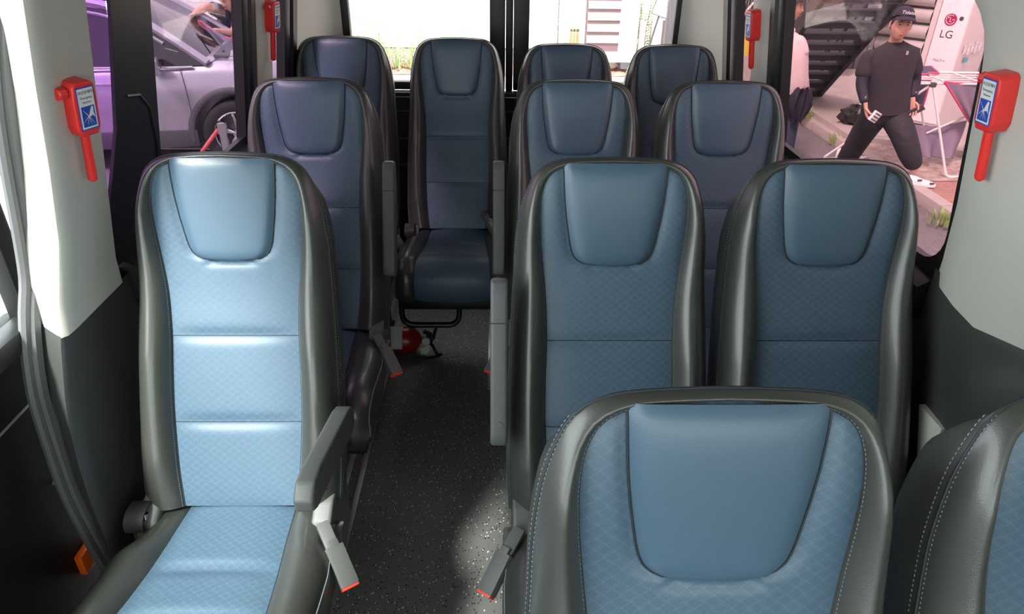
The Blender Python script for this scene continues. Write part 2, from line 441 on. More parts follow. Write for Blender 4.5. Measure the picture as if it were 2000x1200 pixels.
# left near pillar, beige upper part: bright flank facing the front and the broad inner face
def lp_back(z): return 1.466+.024*max(0, (z-.97)/.6)
def ztab(pts, off):
    return sorted((P.z, P.y) for P in (atw(a, c, -1, off) for a, c in pts))
cin = ztab([(127, 640), (127, 667), (137, 800), (167, 933), (218, 1066), (270, 1200)], -.02)
cou = ztab([(88, 640), (88, 667), (107, 800), (143, 933), (205, 1066), (262, 1200)], .045)
bin_ = ztab([(45, -60), (53, 0), (82, 200), (110, 367), (125, 500), (127, 640), (127, 667)], -.018)
bou = ztab([(0, -60), (5, 0), (33, 200), (52, 367), (65, 500), (88, 640), (88, 667)], .05)
def lp_front(z): return interp(bin_, z)
rows = []
for z in [.968, 1.0, 1.03, 1.15, 1.3, 1.45, 1.6, 1.74]:
    yb, yf = lp_back(z), lp_front(z)
    rows.append([(xw(-1, z, .03), yb, z), (xw(-1, z, -.004), yb, z), (xw(-1, z, -.022), yb-.01, z), (xw(-1, z, -.025), yf+.03, z), (xw(-1, z, -.023), yf+.004, z), (xw(-1, z, -.014), yf-.006, z), (xw(-1, z, .05), interp(bou, z)-.006, z), (xw(-1, z, .08), interp(bou, z), z)])
NP = struct(MB().grid(rows).build('trim_13', M['beige'], angle=40))
# lower dark part: from the slanted joint down to the step, tapering forwards
low = []
for z in (.974, .95, .9, .85, .8, .7, .6, .5, .4, .3, .2, .1, .02):
    yf = interp(cin, z); yo = interp(cou, z)
    low.append([(xw(-1, z, .03), 1.50, z), (xw(-1, z, -.018), 1.50, z), (xw(-1, z, -.022), yf+.030, z), (xw(-1, z, -.020), yf+.008, z), (xw(-1, z, -.012), yf-.002, z), (xw(-1, z, .045), yo, z), (xw(-1, z, .075), yo, z)])
low_o = struct(MB().grid(low).build('trim_14', M['trim_dark'], angle=40))
# grey door seal running down the front edge of the pillar
sp_ = []
for a, c in ((4, -30), (8, 100), (18, 220), (36, 340), (50, 420), (67, 533), (66, 600), (69, 667), (78, 740), (92, 800), (135, 933), (165, 1000), (200, 1066), (240, 1130)):
    P = atw(a, c, -1, .060); sp_.append((P.x, P.y, P.z))
sp_ = [tuple(p) for p in spline(sp_, 60)]
seal = MB()
for off, rr_ in ((0, .017), (.018, .011)):
    seal.tube([(x-.004-off*.3, y-off, z) for x, y, z in sp_], rr_, 8)
struct(seal.build('trim_15', M['seal']))
# step well and sliding door (closed) with its clear window
dr = bpy.data.objects.new('door_3', None); C.objects.link(dr); struct(dr)
XD = -1.03
MB().box((XD, .35, .33), (.04, 1.9, 1.30), bev=.01).build('door_panel', M['door_paint'], dr)
MB().box((XD+.03, .35, .955), (.06, 1.9, .05), bev=.015).build('sill', M['trim_black'], dr)
MB().tube([(XD+.024, -.55, .78), (XD+.024, 1.25, .80)], .003, 6).build('crease_strip', M['alu'], dr)
for y0 in (-.62, 1.30): MB().box((XD+.02, y0, 1.50), (.04, .05, 1.06), bev=.01).build('door_frame', M['black'], dr)
MB().box((XD+.02, .35, 1.50), (.004, 1.9, 1.06)).build('pane', M['glass_clear'], dr)
_p = at(122, 935, x=XD+.035); MB().box((XD+.035, _p.y, _p.z), (.03, .035, .012), bev=.005).build('pin', M['alu'], dr)
st = MB()
st.box((-.94, .55, -.19), (.12, 1.3, .02)); st.box((-.90, .55, -.10), (.02, 1.3, .2))
struct(st.build('trim_16', M['black']))
_p = at(172, 1085, x=-1.0)
glow_block = struct(MB().box((-1.0, _p.y, _p.z), (.02, .07, .06), bev=.006).build('amber_glow_block', new_mat('amber_glow_colour', (.8, .12, .01), .3)))  # amber block put in for the orange lamp reflection by the door step
# front end: dashboard wall with windscreen, front door windows
fw_ = MB().box((.06, -1.66, .46), (2.0, .05, .92))
FW = struct(fw_.build('wall_front', M['trim_black']))
MB().box((.06, -1.66, 2.0), (2.0, .05, .30)).build('header', M['beige'], FW)
MB().box((.06, -1.4, .86), (1.85, .5, .12), bev=.04).build('dashboard', M['trim_dark'], FW)
MB().box((.06, -1.66, 1.385), (1.9, .005, .94)).build('windscreen', M['glass_screen'], FW)
for s in (-1, 1):
    b = MB(); P = rect_cols(-1.62, -1.5, .985, 1.85); b.prism(P, lambda y, z: (xw(s, z, 0), y, z), lambda y, z: (xw(s, z, .05), y, z))
    P = rect_cols(-.62, -.52, .985, 1.85); b.prism(P, lambda y, z: (xw(s, z, 0), y, z), lambda y, z: (xw(s, z, .05), y, z))
    b.build('front_pillar', M['beige'], WL if s < 0 else WR)
    if s < 0:
        MB().box((-.93, -1.1, .48), (.05, 1.0, .98)).build('front_door_panel', M['trim_black'], WL)
# right near pillar: broad beige panel, dark bulging panel under it
def zj(y): return interp([(.6, 1.10), (.9, 1.075), (1.10, 1.022), (1.217, .992), (1.3, .996), (1.41, 1.009)], y)
rows = []
for z in [0, 1.06, 1.15, 1.2, 1.3, 1.38, 1.45, 1.50, 1.545, 1.575, 1.60, 1.63, 1.70, 1.86]:
    yb = interp([(1.0, 1.406), (1.2, 1.390), (1.38, 1.394), (1.48, 1.394), (1.545, 1.413), (1.575, 1.435), (1.6, 1.466), (1.64, 1.54), (1.70, 1.58)], z)
    row = []
    for t, y in ((.03, yb), (-.004, yb), (-.012, yb-.012), (-.018, yb-.07), (-.022, 1.3), (-.026, 1.217), (-.028, 1.10), (-.028, .9), (-.02, .7), (.0, .62), (.03, .6)):
        zz = max(z, zj(y)+.003) if z > .5 else zj(y); row.append((xw(1, zz, t), y, zz))
    rows.append(row)
RP = struct(MB().grid(rows).build('trim_17', M['beige'], angle=40))
# dark panel: a bulging shape, heightfield over (y,z)
rows = []
for i in range(25):
    row = [(xw(1, 1.0*i/24, .03), 1.405, zj(1.41)*i/24)]
    for j in range(19):
        y = 1.405-(1.405-.55)*j/18; z = (zj(y)+.03)*i/24
        bul = -.014-.045*math.exp(-((z-.93)/.16)**2)*math.exp(-((y-1.12)/.10)**2)*max(0, min(1, (zj(y)-z)/.07))
        row.append((xw(1, z, bul), y, z))
    rows.append(row)
struct(MB().grid(rows).build('trim_18', M['trim_dark'], angle=60))
tp = atyz([(1820, 790), (1865, 838), (1845, 900), (1815, 900)], 1)
struct(wallplate(tp, 1, 'trim_19', M['beige'], -.03, -.0))
P = rect_cols(-.54, .60, .985, 1.85)
MB().prism(P, lambda y, z: (xw(1, z, -.004), y, z), lambda y, z: (xw(1, z, .03), y, z)).build('panel', M['beige'], RP, angle=25)  # unseen panel closing this side opening, added to darken the left pillar's face
for s, ya, yb_ in ((-1, -1.5, -.62), (1, -1.5, -.62)):
    P = rect_cols(ya, yb_, .99, 1.85)
    MB().prism(P, lambda y, z: (xw(s, z, .02), y, z), lambda y, z: (xw(s, z, .024), y, z)).build('pane', M['glass_clear'], WL if s < 0 else WR, angle=25)

# ================================================================== THE SEATS
R1, R2, LB = .2165, .425, .816
_prof = []; _y, _z = 0, 0
_N = 200
for i in range(_N+1):
    s = LB*1.05*i/_N
    a = R1+(R2-R1)*min(1, max(0, (s-.19)/.16))
    _prof.append((s, _y, _z, a)); ds = LB*1.05/_N
    _y -= math.sin(a)*ds; _z -= math.cos(a)*ds
_yb, _zb = [(p[1], p[2]) for p in _prof if p[0] <= LB][-1]
ZB = 1.28+_zb                                              # height of the back's foot above the floor
def SP(u, s, n=0):
    """point on the backrest: u across, s down from the top, n towards the sitter; seat origin on the floor under the back's foot"""
    i = max(0, min(_N-1, int(max(s, 0)/(LB*1.05)*_N))); p, q = _prof[i], _prof[i+1]
    f = (s-p[0])/(q[0]-p[0]); y = p[1]+(q[1]-p[1])*f; z = p[2]+(q[2]-p[2])*f; a = p[3]+(q[3]-p[3])*min(1, max(0, f))
    return Vector((u, y-_yb-math.cos(a)*n, 1.28+z+math.sin(a)*n))
OUT = [(.226, .816), (.231, .72), (.230, .6), (.227, .48), (.223, .38), (.217, .27), (.214, .2), (.206, .135), (.193, .085), (.172, .04), (.135, .015), (.08, .007), (0, .004)]
BLU = [(.130, .816), (.140, .72), (.146, .6), (.146, .5), (.144, .41), (.147, .32), (.154, .25), (.161, .18), (.163, .12), (.157, .073), (.140, .04), (.105, .021), (.06, .016), (0, .014)]
def arch(tab, n):
    h = spline([(-a, b, 0) for a, b in tab], n//2+1)
    return [(p.x, p.y) for p in h]+[(-p.x, p.y) for p in reversed(h[:-1])]
NA = 120
oa, ba = arch(OUT, NA), arch(BLU, NA)
def bamp(s):   # how far the side bolsters stand out
    return interp([(0, .002), (.03, .006), (.07, .016), (.12, .025), (.25, .030), (.34, .034), (.45, .040), (.7, .038), (.816, .026)], s)
KS = [i/16 for i in range(17)]
def c0(s): return interp([(0, .015), (.12, .022)], s)
def ring(k):
    out = []
    for (u0, s0), (u1, s1) in zip(ba, oa):
        u = u0+(u1-u0)*k; s = s0+(s1-s0)*k; A = bamp(s1)
        n = A*(math.sin(pi*min(1, k**.85))**.8)*1.0 + (A*.55)*k - (c0(s1)+A*.35)*k**3
        out.append(SP(u, s, n))
    return out
rings = [ring(k) for k in KS]
def bd(s): return interp([(0, .026), (.04, .040), (.10, .068), (.2, .085)], s)
def dr_(s): return interp([(0, .034), (.05, .018), (.12, 0)], s)
def bring(dn, q, ds=0): 
    return [SP(u*q, s+dr_(s)+ds*max(0, 1-s/.1), -bd(s)+(dn+.085)) for u, s in oa]
A_ = lambda s: bamp(s)
edge_n = [bamp(s)*.55-(c0(s)+bamp(s)*.35) for u, s in oa]
back = MB()
allr = rings[:]
for t, q in ((.3, 1.012), (.65, 1.012), (1, .995)):
    allr.append([SP(u*(1+(q-1)*min(1, s/.1)), s+dr_(s)*t**1.5, e+(-bd(s)-e)*t) for (u, s), e in zip(oa, edge_n)])
nfront = len(rings)
for dn, q, dss in ((-.100, .975, .008), (-.108, .90, .02), (-.112, .6, .022), (-.113, .3, .022), (-.113, .0, .022)):
    allr.append(bring(dn, q, dss))
vs = []; m = len(ba)
for r in allr: vs += r
fs = [(i*m+j, i*m+j+1, (i+1)*m+j+1, (i+1)*m+j) for i in range(len(allr)-1) for j in range(m-1)]
lo = [i*m for i in range(len(allr))]+[i*m+m-1 for i in reversed(range(len(allr)))]
fs.append(tuple(lo))
back.add(vs, fs)
BACK = back.build('backrest', M['dark'], angle=50)
def hw(tab, s):
    P = sorted((b, a) for a, b in tab if a > 0 or True); return interp(P, s)
bsp = sorted([(p[1], -p[0]) for p in arch(BLU, 400)[:201]])
def bw(s): return interp(bsp, s)
S1, S2, SH = .414, .615, .244
HR = [(.018, .114), (.06, .112), (.10, .109), (.14, .104), (.17, .099), (.195, .0945), (.210, .0905), (.221, .0855), (.230, .078), (.237, .066), (.241, .052), (.2435, .035)]
def crease(s): return 1-.75*math.exp(-((s-S1)/.014)**2)-.75*math.exp(-((s-S2)/.014)**2)
def near_hr(u, s):
    """distance outside of the headrest outline (negative inside)"""
    w_ = interp(HR, s) if s < SH else -1
    if s < SH: return abs(u)-w_ if s < .2 else min(abs(u)-w_, max(abs(u)-w_, 0)+0)
    return max(s-SH, 0) if abs(u) < .03 else math.hypot(s-SH, max(0, abs(u)-.05))
def pn(u, s, c):
    c = max(-1, min(1, c))
    lat = 1-abs(c)**3.2
    vert = crease(s)*(1-math.exp(-(LB-s)/.02)*.8)*(1-math.exp(-max(0, s-.012)/.02))
    n = .008*lat*vert
    # soft valley on both sides of the headrest pad
    if s < .30: n += .012*max(0, abs(c)-.62)/.38*(1-abs(c)**8)*math.exp(-((s-.14)/.11)**2)
    d = near_hr(u, s)
    n -= .006*math.exp(-(d/.010)**2)
    return n
ss = [.0145+.006*i for i in range(0, 45)]
s = ss[-1]
while s < LB-.004: s += .0075; ss.append(min(s, LB))
rows = []; uvs = []
for s in ss:
    row = []
    for j in range(41):
        c = -1+2*j/40; u = c*bw(s); row.append(SP(u, s, pn(u, s, c))); uvs.append((u, s))
    rows.append(row)
cp = MB().grid(rows); cp.uv = uvs
CP = cp.build('centre_panel', M['blue_pat'], angle=70, weld=False)
rows = []
hs = [.0155+(SH-.0155)*((i/36)**.9) for i in range(37)]
for s in hs:
    row = []; w_ = interp(HR, s) if s < .2435 else .012
    for j in range(37):
        c = -1+2*j/36; u = c*w_; cc = u/max(.001, bw(s))
        e = min(w_*(1-abs(c)), (SH-s)*1.0); e = max(0, e)
        puff = .0085*(1-math.exp(-e/.012))-.0015 + .004*(1-abs(c)**2)
        row.append(SP(u, s, pn(u, s, cc)*.6+.0035+puff*(1-math.exp(-(s-.012)/.015))))
    rows.append(row)
HP = MB().grid(rows).build('headrest_pad', M['blue'], angle=70)

# seams and stitches on the back
def curve_pts(fn, n): return [fn(i/(n-1)) for i in range(n)]
def dashes(pts, length, gap, wd, th, mb, lift=.0):
    """small raised stitches along a polyline of (point, normal, side)"""
    L = [0]
    for i in range(1, len(pts)): L.append(L[-1]+(pts[i][0]-pts[i-1][0]).length)
    def pos(q):
        lo_, hi_ = 0, len(L)-1
        while hi_-lo_ > 1:
            md = (lo_+hi_)//2
            if L[md] <= q: lo_ = md
            else: hi_ = md
        f = (q-L[lo_])/max(1e-9, L[hi_]-L[lo_]); return pts[lo_][0].lerp(pts[hi_][0], f), pts[lo_][1]
    q = 0
    while q+length < L[-1]:
        a, na = pos(q); b, _ = pos(q+length); t = (b-a).normalized(); sd_ = t.cross(na).normalized()*wd/2; up = na*th
        a = a+na*lift; b = b+na*lift; mth = (a+b)/2
        mb.add([a-sd_-up, a+sd_-up, b+sd_-up, b-sd_-up, mth-sd_+up, mth+sd_+up], [(0, 1, 5, 4), (4, 5, 2, 3), (0, 4, 3), (1, 2, 5)]); q += length+gap
seam = MB(); thr = MB()
def nrm(s): return (SP(0, s, 1)-SP(0, s, 0)).normalized()
pb = [SP(u, s, .000) for u, s in ba]; seam.tube(pb, .0016, 6)
hrl = [(-interp(HR, s), s) for s in hs if s < .2436]+[(0, SH)]+[(interp(HR, s), s) for s in reversed(hs) if s < .2436]
hpts = [SP(u, s, .0035+pn(u, s, u/bw(s))*.6) for u, s in hrl]; seam.tube(hpts, .0014, 6)
for sv in (S1, S2): seam.tube([SP(c*bw(sv), sv, pn(c*bw(sv), sv, c)) for c in [i/10-1 for i in range(21)]], .0011, 6)
SEAM = seam.build('seam', M['seam'], angle=70)
jo = int(len(KS)-1)
outer = rings[-1]; pipe = MB(); pipe.tube(outer, .0021, 6); PIPE = pipe.build('piping', M['seam'], angle=70)
# stitches: a pale row on the bolster beside the outer seam and one on the side gusset
r14 = rings[-2]; gus = [SP(u*(1+.008*min(1, s/.1)), s+dr_(s)*.08, e-.010) for (u, s), e in zip(oa, edge_n)]
def with_n(line, inner):
    out = []
    for i, p in enumerate(line):
        t = line[min(i+1, len(line)-1)]-line[max(i-1, 0)]; d = (inner[i]-p); n_ = t.cross(d).normalized()
        if n_.dot(Vector((0, -1, .3))) < 0: n_ = -n_
        out.append((p, n_))
    return out
il = with_n([a.lerp(b, .35) for a, b in zip(rings[-1], rings[-2])], rings[-3])
def flanks(L): 
    k = [i for i, (u, s) in enumerate(oa) if s > .030]; mid = len(oa)//2
    return [L[i] for i in k if i < mid], [L[i] for i in k if i > mid]
for q_ in flanks(il): dashes(q_, .0036, .0030, .0009, .0005, thr, .0003)
gl = []
for i, p in enumerate(gus):
    t = gus[min(i+1, len(gus)-1)]-gus[max(i-1, 0)]; n_ = t.cross(Vector((0, 1, .3))).normalized()
    u, s = oa[i]
    if n_.dot(Vector((u, 0, .3 if s < .1 else 0))) < 0: n_ = -n_
    gl.append((p+n_*.0004, n_))
for q_ in flanks(gl): dashes(q_, .0040, .0028, .0011, .0005, thr, .0004)
r1 = rings[1]; dashes([(p, nrm(oa[i][1])) for i, p in enumerate([a.lerp(b, .5) for a, b in zip(rings[0], rings[1])])], .0036, .0024, .0009, .0005, thr, .0004)
THR = thr.build('stitching', M['thread'], angle=70, normals=False, weld=False)

# cushion: path p from back to front, going over the front edge
CPATH = [(.05, .500), (.0, .505), (-.05, .508), (-.10, .510), (-.15, .512), (-.20, .516), (-.26, .524), (-.32, .534), (-.37, .537), (-.405, .530), (-.432, .512), (-.448, .485), (-.453, .45), (-.450, .42), (-.440, .400)]
cps = spline([(a, b, 0) for a, b in CPATH], 46)
def cn(i):
    t = cps[min(i+1, 45)]-cps[max(i-1, 0)]; return Vector((-t.y, t.x)).normalized()*(-1)
cN = []
for i in range(46):
    n_ = cn(i)
    if i < 25 and n_.y < 0: n_ = -n_
    cN.append(n_)
for i in range(1, 46):
    if cN[i].dot(cN[i-1]) < 0: cN[i] = -cN[i]
def cbw(p): return interp([(-.45, .158), (-.40, .155), (-.25, .142), (-.10, .130), (.05, .122)], p)
def cow(p): return interp([(-.45, .236), (-.40, .240), (-.30, .241), (-.19, .240), (-.14, .234), (-.10, .214), (-.06, .200), (.05, .196)], p)
CS = (-.185, -.315)
def cpt(i, u, n): return Vector((u, cps[i].x+cN[i].x*n, cps[i].y+cN[i].y*n))
rows = []; uvs = []
ds_ = 0
for i in range(46):
    y = cps[i].x; 
    if i: ds_ += (cps[i]-cps[i-1]).length
    row = []
    cv = 1-math.exp(-((y-CS[0])/.012)**2) if i < 30 else 1
    cv *= 1-.9*math.exp(-((y-CS[1])/.012)**2) if i < 30 else 1
    for j in range(31):
        c = -1+2*j/30; u = c*cbw(y); row.append(cpt(i, u, .012*(1-abs(c)**3)*cv)); uvs.append((u, ds_))
    rows.append(row)
cc = MB().grid(rows); cc.uv = uvs; CC = cc.build('cushion_panel', M['blue_pat'], angle=70, weld=False)
sb = MB(); 
for sgn in (-1, 1):
    rows = []
    for i in range(46):
        y = cps[i].x; b0, b1 = cbw(y), cow(y); row = []
        A = interp([(-.45, .012), (-.38, .022), (-.15, .030), (-.08, .012), (.05, .008)], y)
        for k in range(13):
            t = k/12; row.append(cpt(i, sgn*(b0+(b1-b0)*t), A*math.sin(pi*min(1, t**.8))**.8+A*.4*t-(.012+A*.3)*t**4))
        # side skirt going down to the seat pan
        top = row[-1]; zb = .40+0*y
        for t in (.12, .5, 1):
            z = top.z+(zb-top.z)*t if top.z > zb else top.z
            row.append(Vector((top.x+sgn*(.004 if t < .9 else -.004), min(top.y, top.y), z)))
        rows.append(row)
    sb.grid(rows)
SB = sb.build('seat_cushion', M['dark'], angle=55)
cs_ = MB()
for sgn in (-1, 1):
    cs_.tube([cpt(i, sgn*cbw(cps[i].x), .0) for i in range(46)], .0015, 6)
CSEAM = cs_.build('seam', M['seam'], angle=70)
CP2 = []
for sgn in (-1, 1):
    th2 = MB(); ln = []
    for i in range(4, 46):
        y = cps[i].x; A = interp([(-.45, .012), (-.38, .022), (-.15, .030), (-.08, .012), (.05, .008)], y)
        p = cpt(i, sgn*cow(y), A*.4-(.012+A*.3)); ln.append(p)
    th2.tube(ln, .0016, 6); CP2.append(th2.build('piping', M['thread'], angle=70))
# pan and pedestal
PAN = MB().box((0, -.20, .375), (.44, .46, .06), bev=.015).build('seat_pan', M['steel_black'])
PEDS = []
for sx_ in (-.15, .15):
    pd = MB()
    pd.tube([(sx_, -.36, .345), (sx_, -.33, .03), (sx_, -.30, .02), (sx_, -.02, .02), (sx_, .01, .03), (sx_, .02, .345)], .016, 10)
    pd.box((sx_, -.16, .006), (.05, .42, .012), bev=.003)
    PEDS.append(pd.build('leg_frame', M['steel_black']))
pdb = MB(); pdb.box((-.07, -.17, .18), (.20, .30, .33), bev=.02); PEDB = pdb.build('pedestal', M['steel_black'])
# U-shaped foot loop of the middle seat at the back
def round_path(P, r, n=6):
    out = [Vector(P[0])]
    for a, b, c in zip(P, P[1:], P[2:]):
        a, b, c = Vector(a), Vector(b), Vector(c); u = (a-b).normalized(); v = (c-b).normalized()
        for k in range(n+1):
            t = k/n; out.append((b+u*r).lerp(b, t).lerp(b.lerp(b+v*r, t), t))
    return out+[Vector(P[-1])]
LOOP = MB().tube(round_path([(-.230, -.34, .40), (-.230, -.36, .235), (.020, -.36, .235), (.020, -.34, .40)], .055, 8), .0125, 12).build('foot_loop', M['steel_black'])

def side_cover(sgn, wdt, big=True):
    x0 = sgn*.174; x1 = sgn*(.174+wdt)
    P = [(.09, .535), (.05, .552), (-.015, .545), (-.055, .520), (-.085, .47), (-.11, .42), (-.12, .37), (.04, .35), (.11, .38), (.125, .45), (.115, .50)]
    b = MB().prism(P, lambda y, z: (x0, y, z), lambda y, z: (x1, y, z))
    bm = bmesh.new(); me = bpy.data.meshes.new('t'); me.from_pydata(b.v, [], b.f); bm.from_mesh(me)
    bmesh.ops.recalc_face_normals(bm, faces=bm.faces[:])
    bmesh.ops.bevel(bm, geom=bm.edges[:], offset=.009, segments=3, profile=.6, affect='EDGES')
    o = MB(); o.add([v.co.copy() for v in bm.verts], [tuple(v.index for v in f.verts) for f in bm.faces]); bm.free(); bpy.data.meshes.remove(me)
    return o.build('recliner_cover', M['cover'], angle=35)
def lever(sgn):
    x = sgn*.226
    b = MB(); b.box((x, -.085, .465), (.014, .030, .115), Quaternion((1, 0, 0), -.28), bev=.006)
    b.box((x+sgn*.004, -.040, .455), (.024, .036, .075), bev=.008)
    return b.build('recliner_lever', M['cover'])
def buckle(sgn):
    """buckle on a short stalk; local frame then tipped forward and outwards"""
    Q = (Matrix.Translation((sgn*.258, -.150, .487)) @ Matrix.Rotation(sgn*.60, 4, 'Z') @ Matrix.Rotation(.62, 4, 'X') @ Matrix.Rotation(sgn*.25, 4, 'Y'))
    root = MB(); root.box((0, 0, 0), (.042, .092, .022), bev=.004); root.box((0, .049, .004), (.024, .02, .014), bev=.003)
    root.v = [Q @ Vector(p) for p in root.v]; o = root.build('belt_buckle', M['cover'])
    r = MB(); r.box((0, -.0480, 0), (.038, .006, .018), bev=.0015); r.v = [Q @ Vector(p) for p in r.v]; r.build('release_button', M['orange'], o)
    s_ = MB(); s_.box((sgn*.222, -.098, .522), (.030, .070, .016), Quaternion((0, 0, 1), sgn*.55) @ Quaternion((1, 0, 0), .35), bev=.005); s_.build('stalk', M['cover'], o)
    return o
def retractor(sgn):   # window-side belt
    b = MB()
    # belt webbing folded over its guide, with the tongue hanging
    prof = [(-.075, .515), (-.070, .535), (-.050, .548), (-.020, .549), (.0, .535), (.004, .505)]
    w0, w1 = sgn*.195, sgn*.238
    pts = spline([(a, b_, 0) for a, b_ in prof], 20)
    rows = [[(w0, p.x, p.y), (w0, p.x, p.y-.004), (w1, p.x, p.y-.004), (w1, p.x, p.y), (w0, p.x, p.y)] for p in pts]
    b.grid(rows); o = b.build('belt_webbing', M['webbing'], angle=30)
    for k in (.203, .229): t = MB(); t.cyl((sgn*k, -.060, .44), (sgn*k, -.040, .535), .008, 12); t.build('guide', M['chrome'], o)
    return o
def armrest(sgn, mode, n='armrest'):
    """built along +Z from its pivot, the pad facing -Y, then turned"""
    Lr = .335; xc = sgn*.252
    P = [(-.030, -.035), (-.036, -.015), (-.036, .30), (-.030, .325), (-.005, .333), (.022, .310), (.030, .27), (.034, .02), (.028, -.02), (.005, -.040)]
    bm = bmesh.new(); b = MB().prism(P, lambda y, z: (-.019, y, z), lambda y, z: (.019, y, z))
    me = bpy.data.meshes.new('t'); me.from_pydata(b.v, [], b.f); bm.from_mesh(me); bmesh.ops.recalc_face_normals(bm, faces=bm.faces[:])
    bmesh.ops.bevel(bm, geom=bm.edges[:], offset=.008, segments=4, profile=.55, affect='EDGES')
    o = MB(); o.add([v.co.copy() for v in bm.verts], [tuple(v.index for v in f.verts) for f in bm.faces]); bm.free()
    det = MB(); det.cyl((0, -.0362, .012), (0, -.0385, .012), .0075, 16); dl = MB(); dl.box((0, -.0358, .235), (.039, .003, .0022))
    piv = SP(0, .60, .055); ang = R2 if mode == 'up' else (pi/2-.22)
    # rotate about X so +Z goes along the back (up: leans back) or forwards (down)
    Rm = Matrix.Rotation(-R2, 4, 'X') if mode == 'up' else Matrix.Rotation(pi/2-.25, 4, 'X')
    T = Matrix.Translation((xc, piv.y, piv.z)) @ Rm
    for q in (o, det, dl): q.v = [T @ Vector(p) for p in q.v]
    a = o.build(n, M['plastic']); det.build('pivot_cap', M['plastic'], a); dl.build('joint_line', M['seam'], a); return a
def copy_obj(o, parent):
    c = o.copy(); C.objects.link(c); c.parent = parent
    for ch in list(o.children): copy_obj(ch, c)
    return c
proto = dict(back=BACK, cp=CP, hp=HP, seam=SEAM, pipe=PIPE, thr=THR, cc=CC, sb=SB, cs=CSEAM, cpi=CP2[0], cpi2=CP2[1], pan=PAN, ped=PEDS[0], ped2=PEDS[1], pedb=PEDB, loop=LOOP)
for s in (-1, 1):
    proto['cov', s] = side_cover(s, .046); proto['cov_in', s] = side_cover(s, .026); proto['lev', s] = lever(s); proto['buc', s] = buckle(s); proto['ret', s] = retractor(s)
    proto['up', s] = armrest(s, 'up')
proto['down', 1] = armrest(1, 'down')
used = set()
def make_seat(label, x, ytop, aisle, arm, ped, group, sx=1):
    t = thing('bus_seat', label, 'seat', (x, ytop+_yb, 0), 0, group); t.scale = (sx, 1, 1)
    def put(key, par=t):
        o = proto[key]
        if key not in used: used.add(key); o.parent = par; return o
        return copy_obj(o, par)
    # sub-parts are hung below the parts before the first copy
    if 'back' not in used:
        for k in ('thr', 'pipe', 'seam'): proto[k].parent = BACK
        for k in ('cs', 'cpi', 'cpi2'): proto[k].parent = SB
    for k in ('back', 'cp', 'hp', 'sb', 'cc', 'pan', ped) + (('ped2',) if ped == 'ped' else ()): put(k)
    put(('cov', aisle)); put(('cov' if ped == 'pedb' else 'cov_in', -aisle)); put(('lev', aisle)); put(('buc', aisle)); put(('ret', -aisle))
    if arm: put((arm, aisle))
    if ped == 'loop': [setattr(c, 'location', (-.085, .055, .060)) for c in t.children if c.name.startswith('belt_buckle')]
    return t
G1 = 'passenger seats of the minibus'
make_seat('front seat left of the aisle, light blue in full daylight, with its armrest lowered', -.597, 1.473, 1, 'down', 'pedb', G1)
make_seat('second seat left of the aisle, navy, directly behind the brightly lit left seat, armrest raised', -.597, 2.269, 1, 'up', 'pedb', G1)
make_seat('rear row seat in the left corner beside the back left window', -.67, 3.135, 1, None, 'ped', G1)
make_seat('rear row seat facing down the aisle, its cushion and foot loop in full view', -.175, 3.125, 1, None, 'loop', G1, .95)
make_seat('nearest seat right of the aisle, large blue headrest at the bottom edge of the view', .257, .609, -1, None, 'ped', G1)
make_seat('nearest window seat, mostly cut off by the right edge of the view', .739, .609, -1, None, 'ped', G1)
make_seat('second row aisle seat right of the aisle, behind the nearest blue headrest, with upright armrest', .257, 1.452, -1, 'up', 'ped', G1)
make_seat('second row window seat beside the broad beige pillar on the right', .739, 1.452, 1, None, 'ped', G1)
make_seat('third row aisle seat right of the aisle, behind the seat with the nearer upright armrest', .257, 2.278, -1, 'up', 'ped', G1)
make_seat('third row window seat in front of the right corner seat', .739, 2.278, 1, None, 'ped', G1)
make_seat('rear row seat right of the black centre post between the back windows', .285, 2.994, -1, None, 'ped', G1, .93)
make_seat('rear row seat in the right corner against the grey corner pillar', .732, 2.994, 1, None, 'ped', G1, .93)

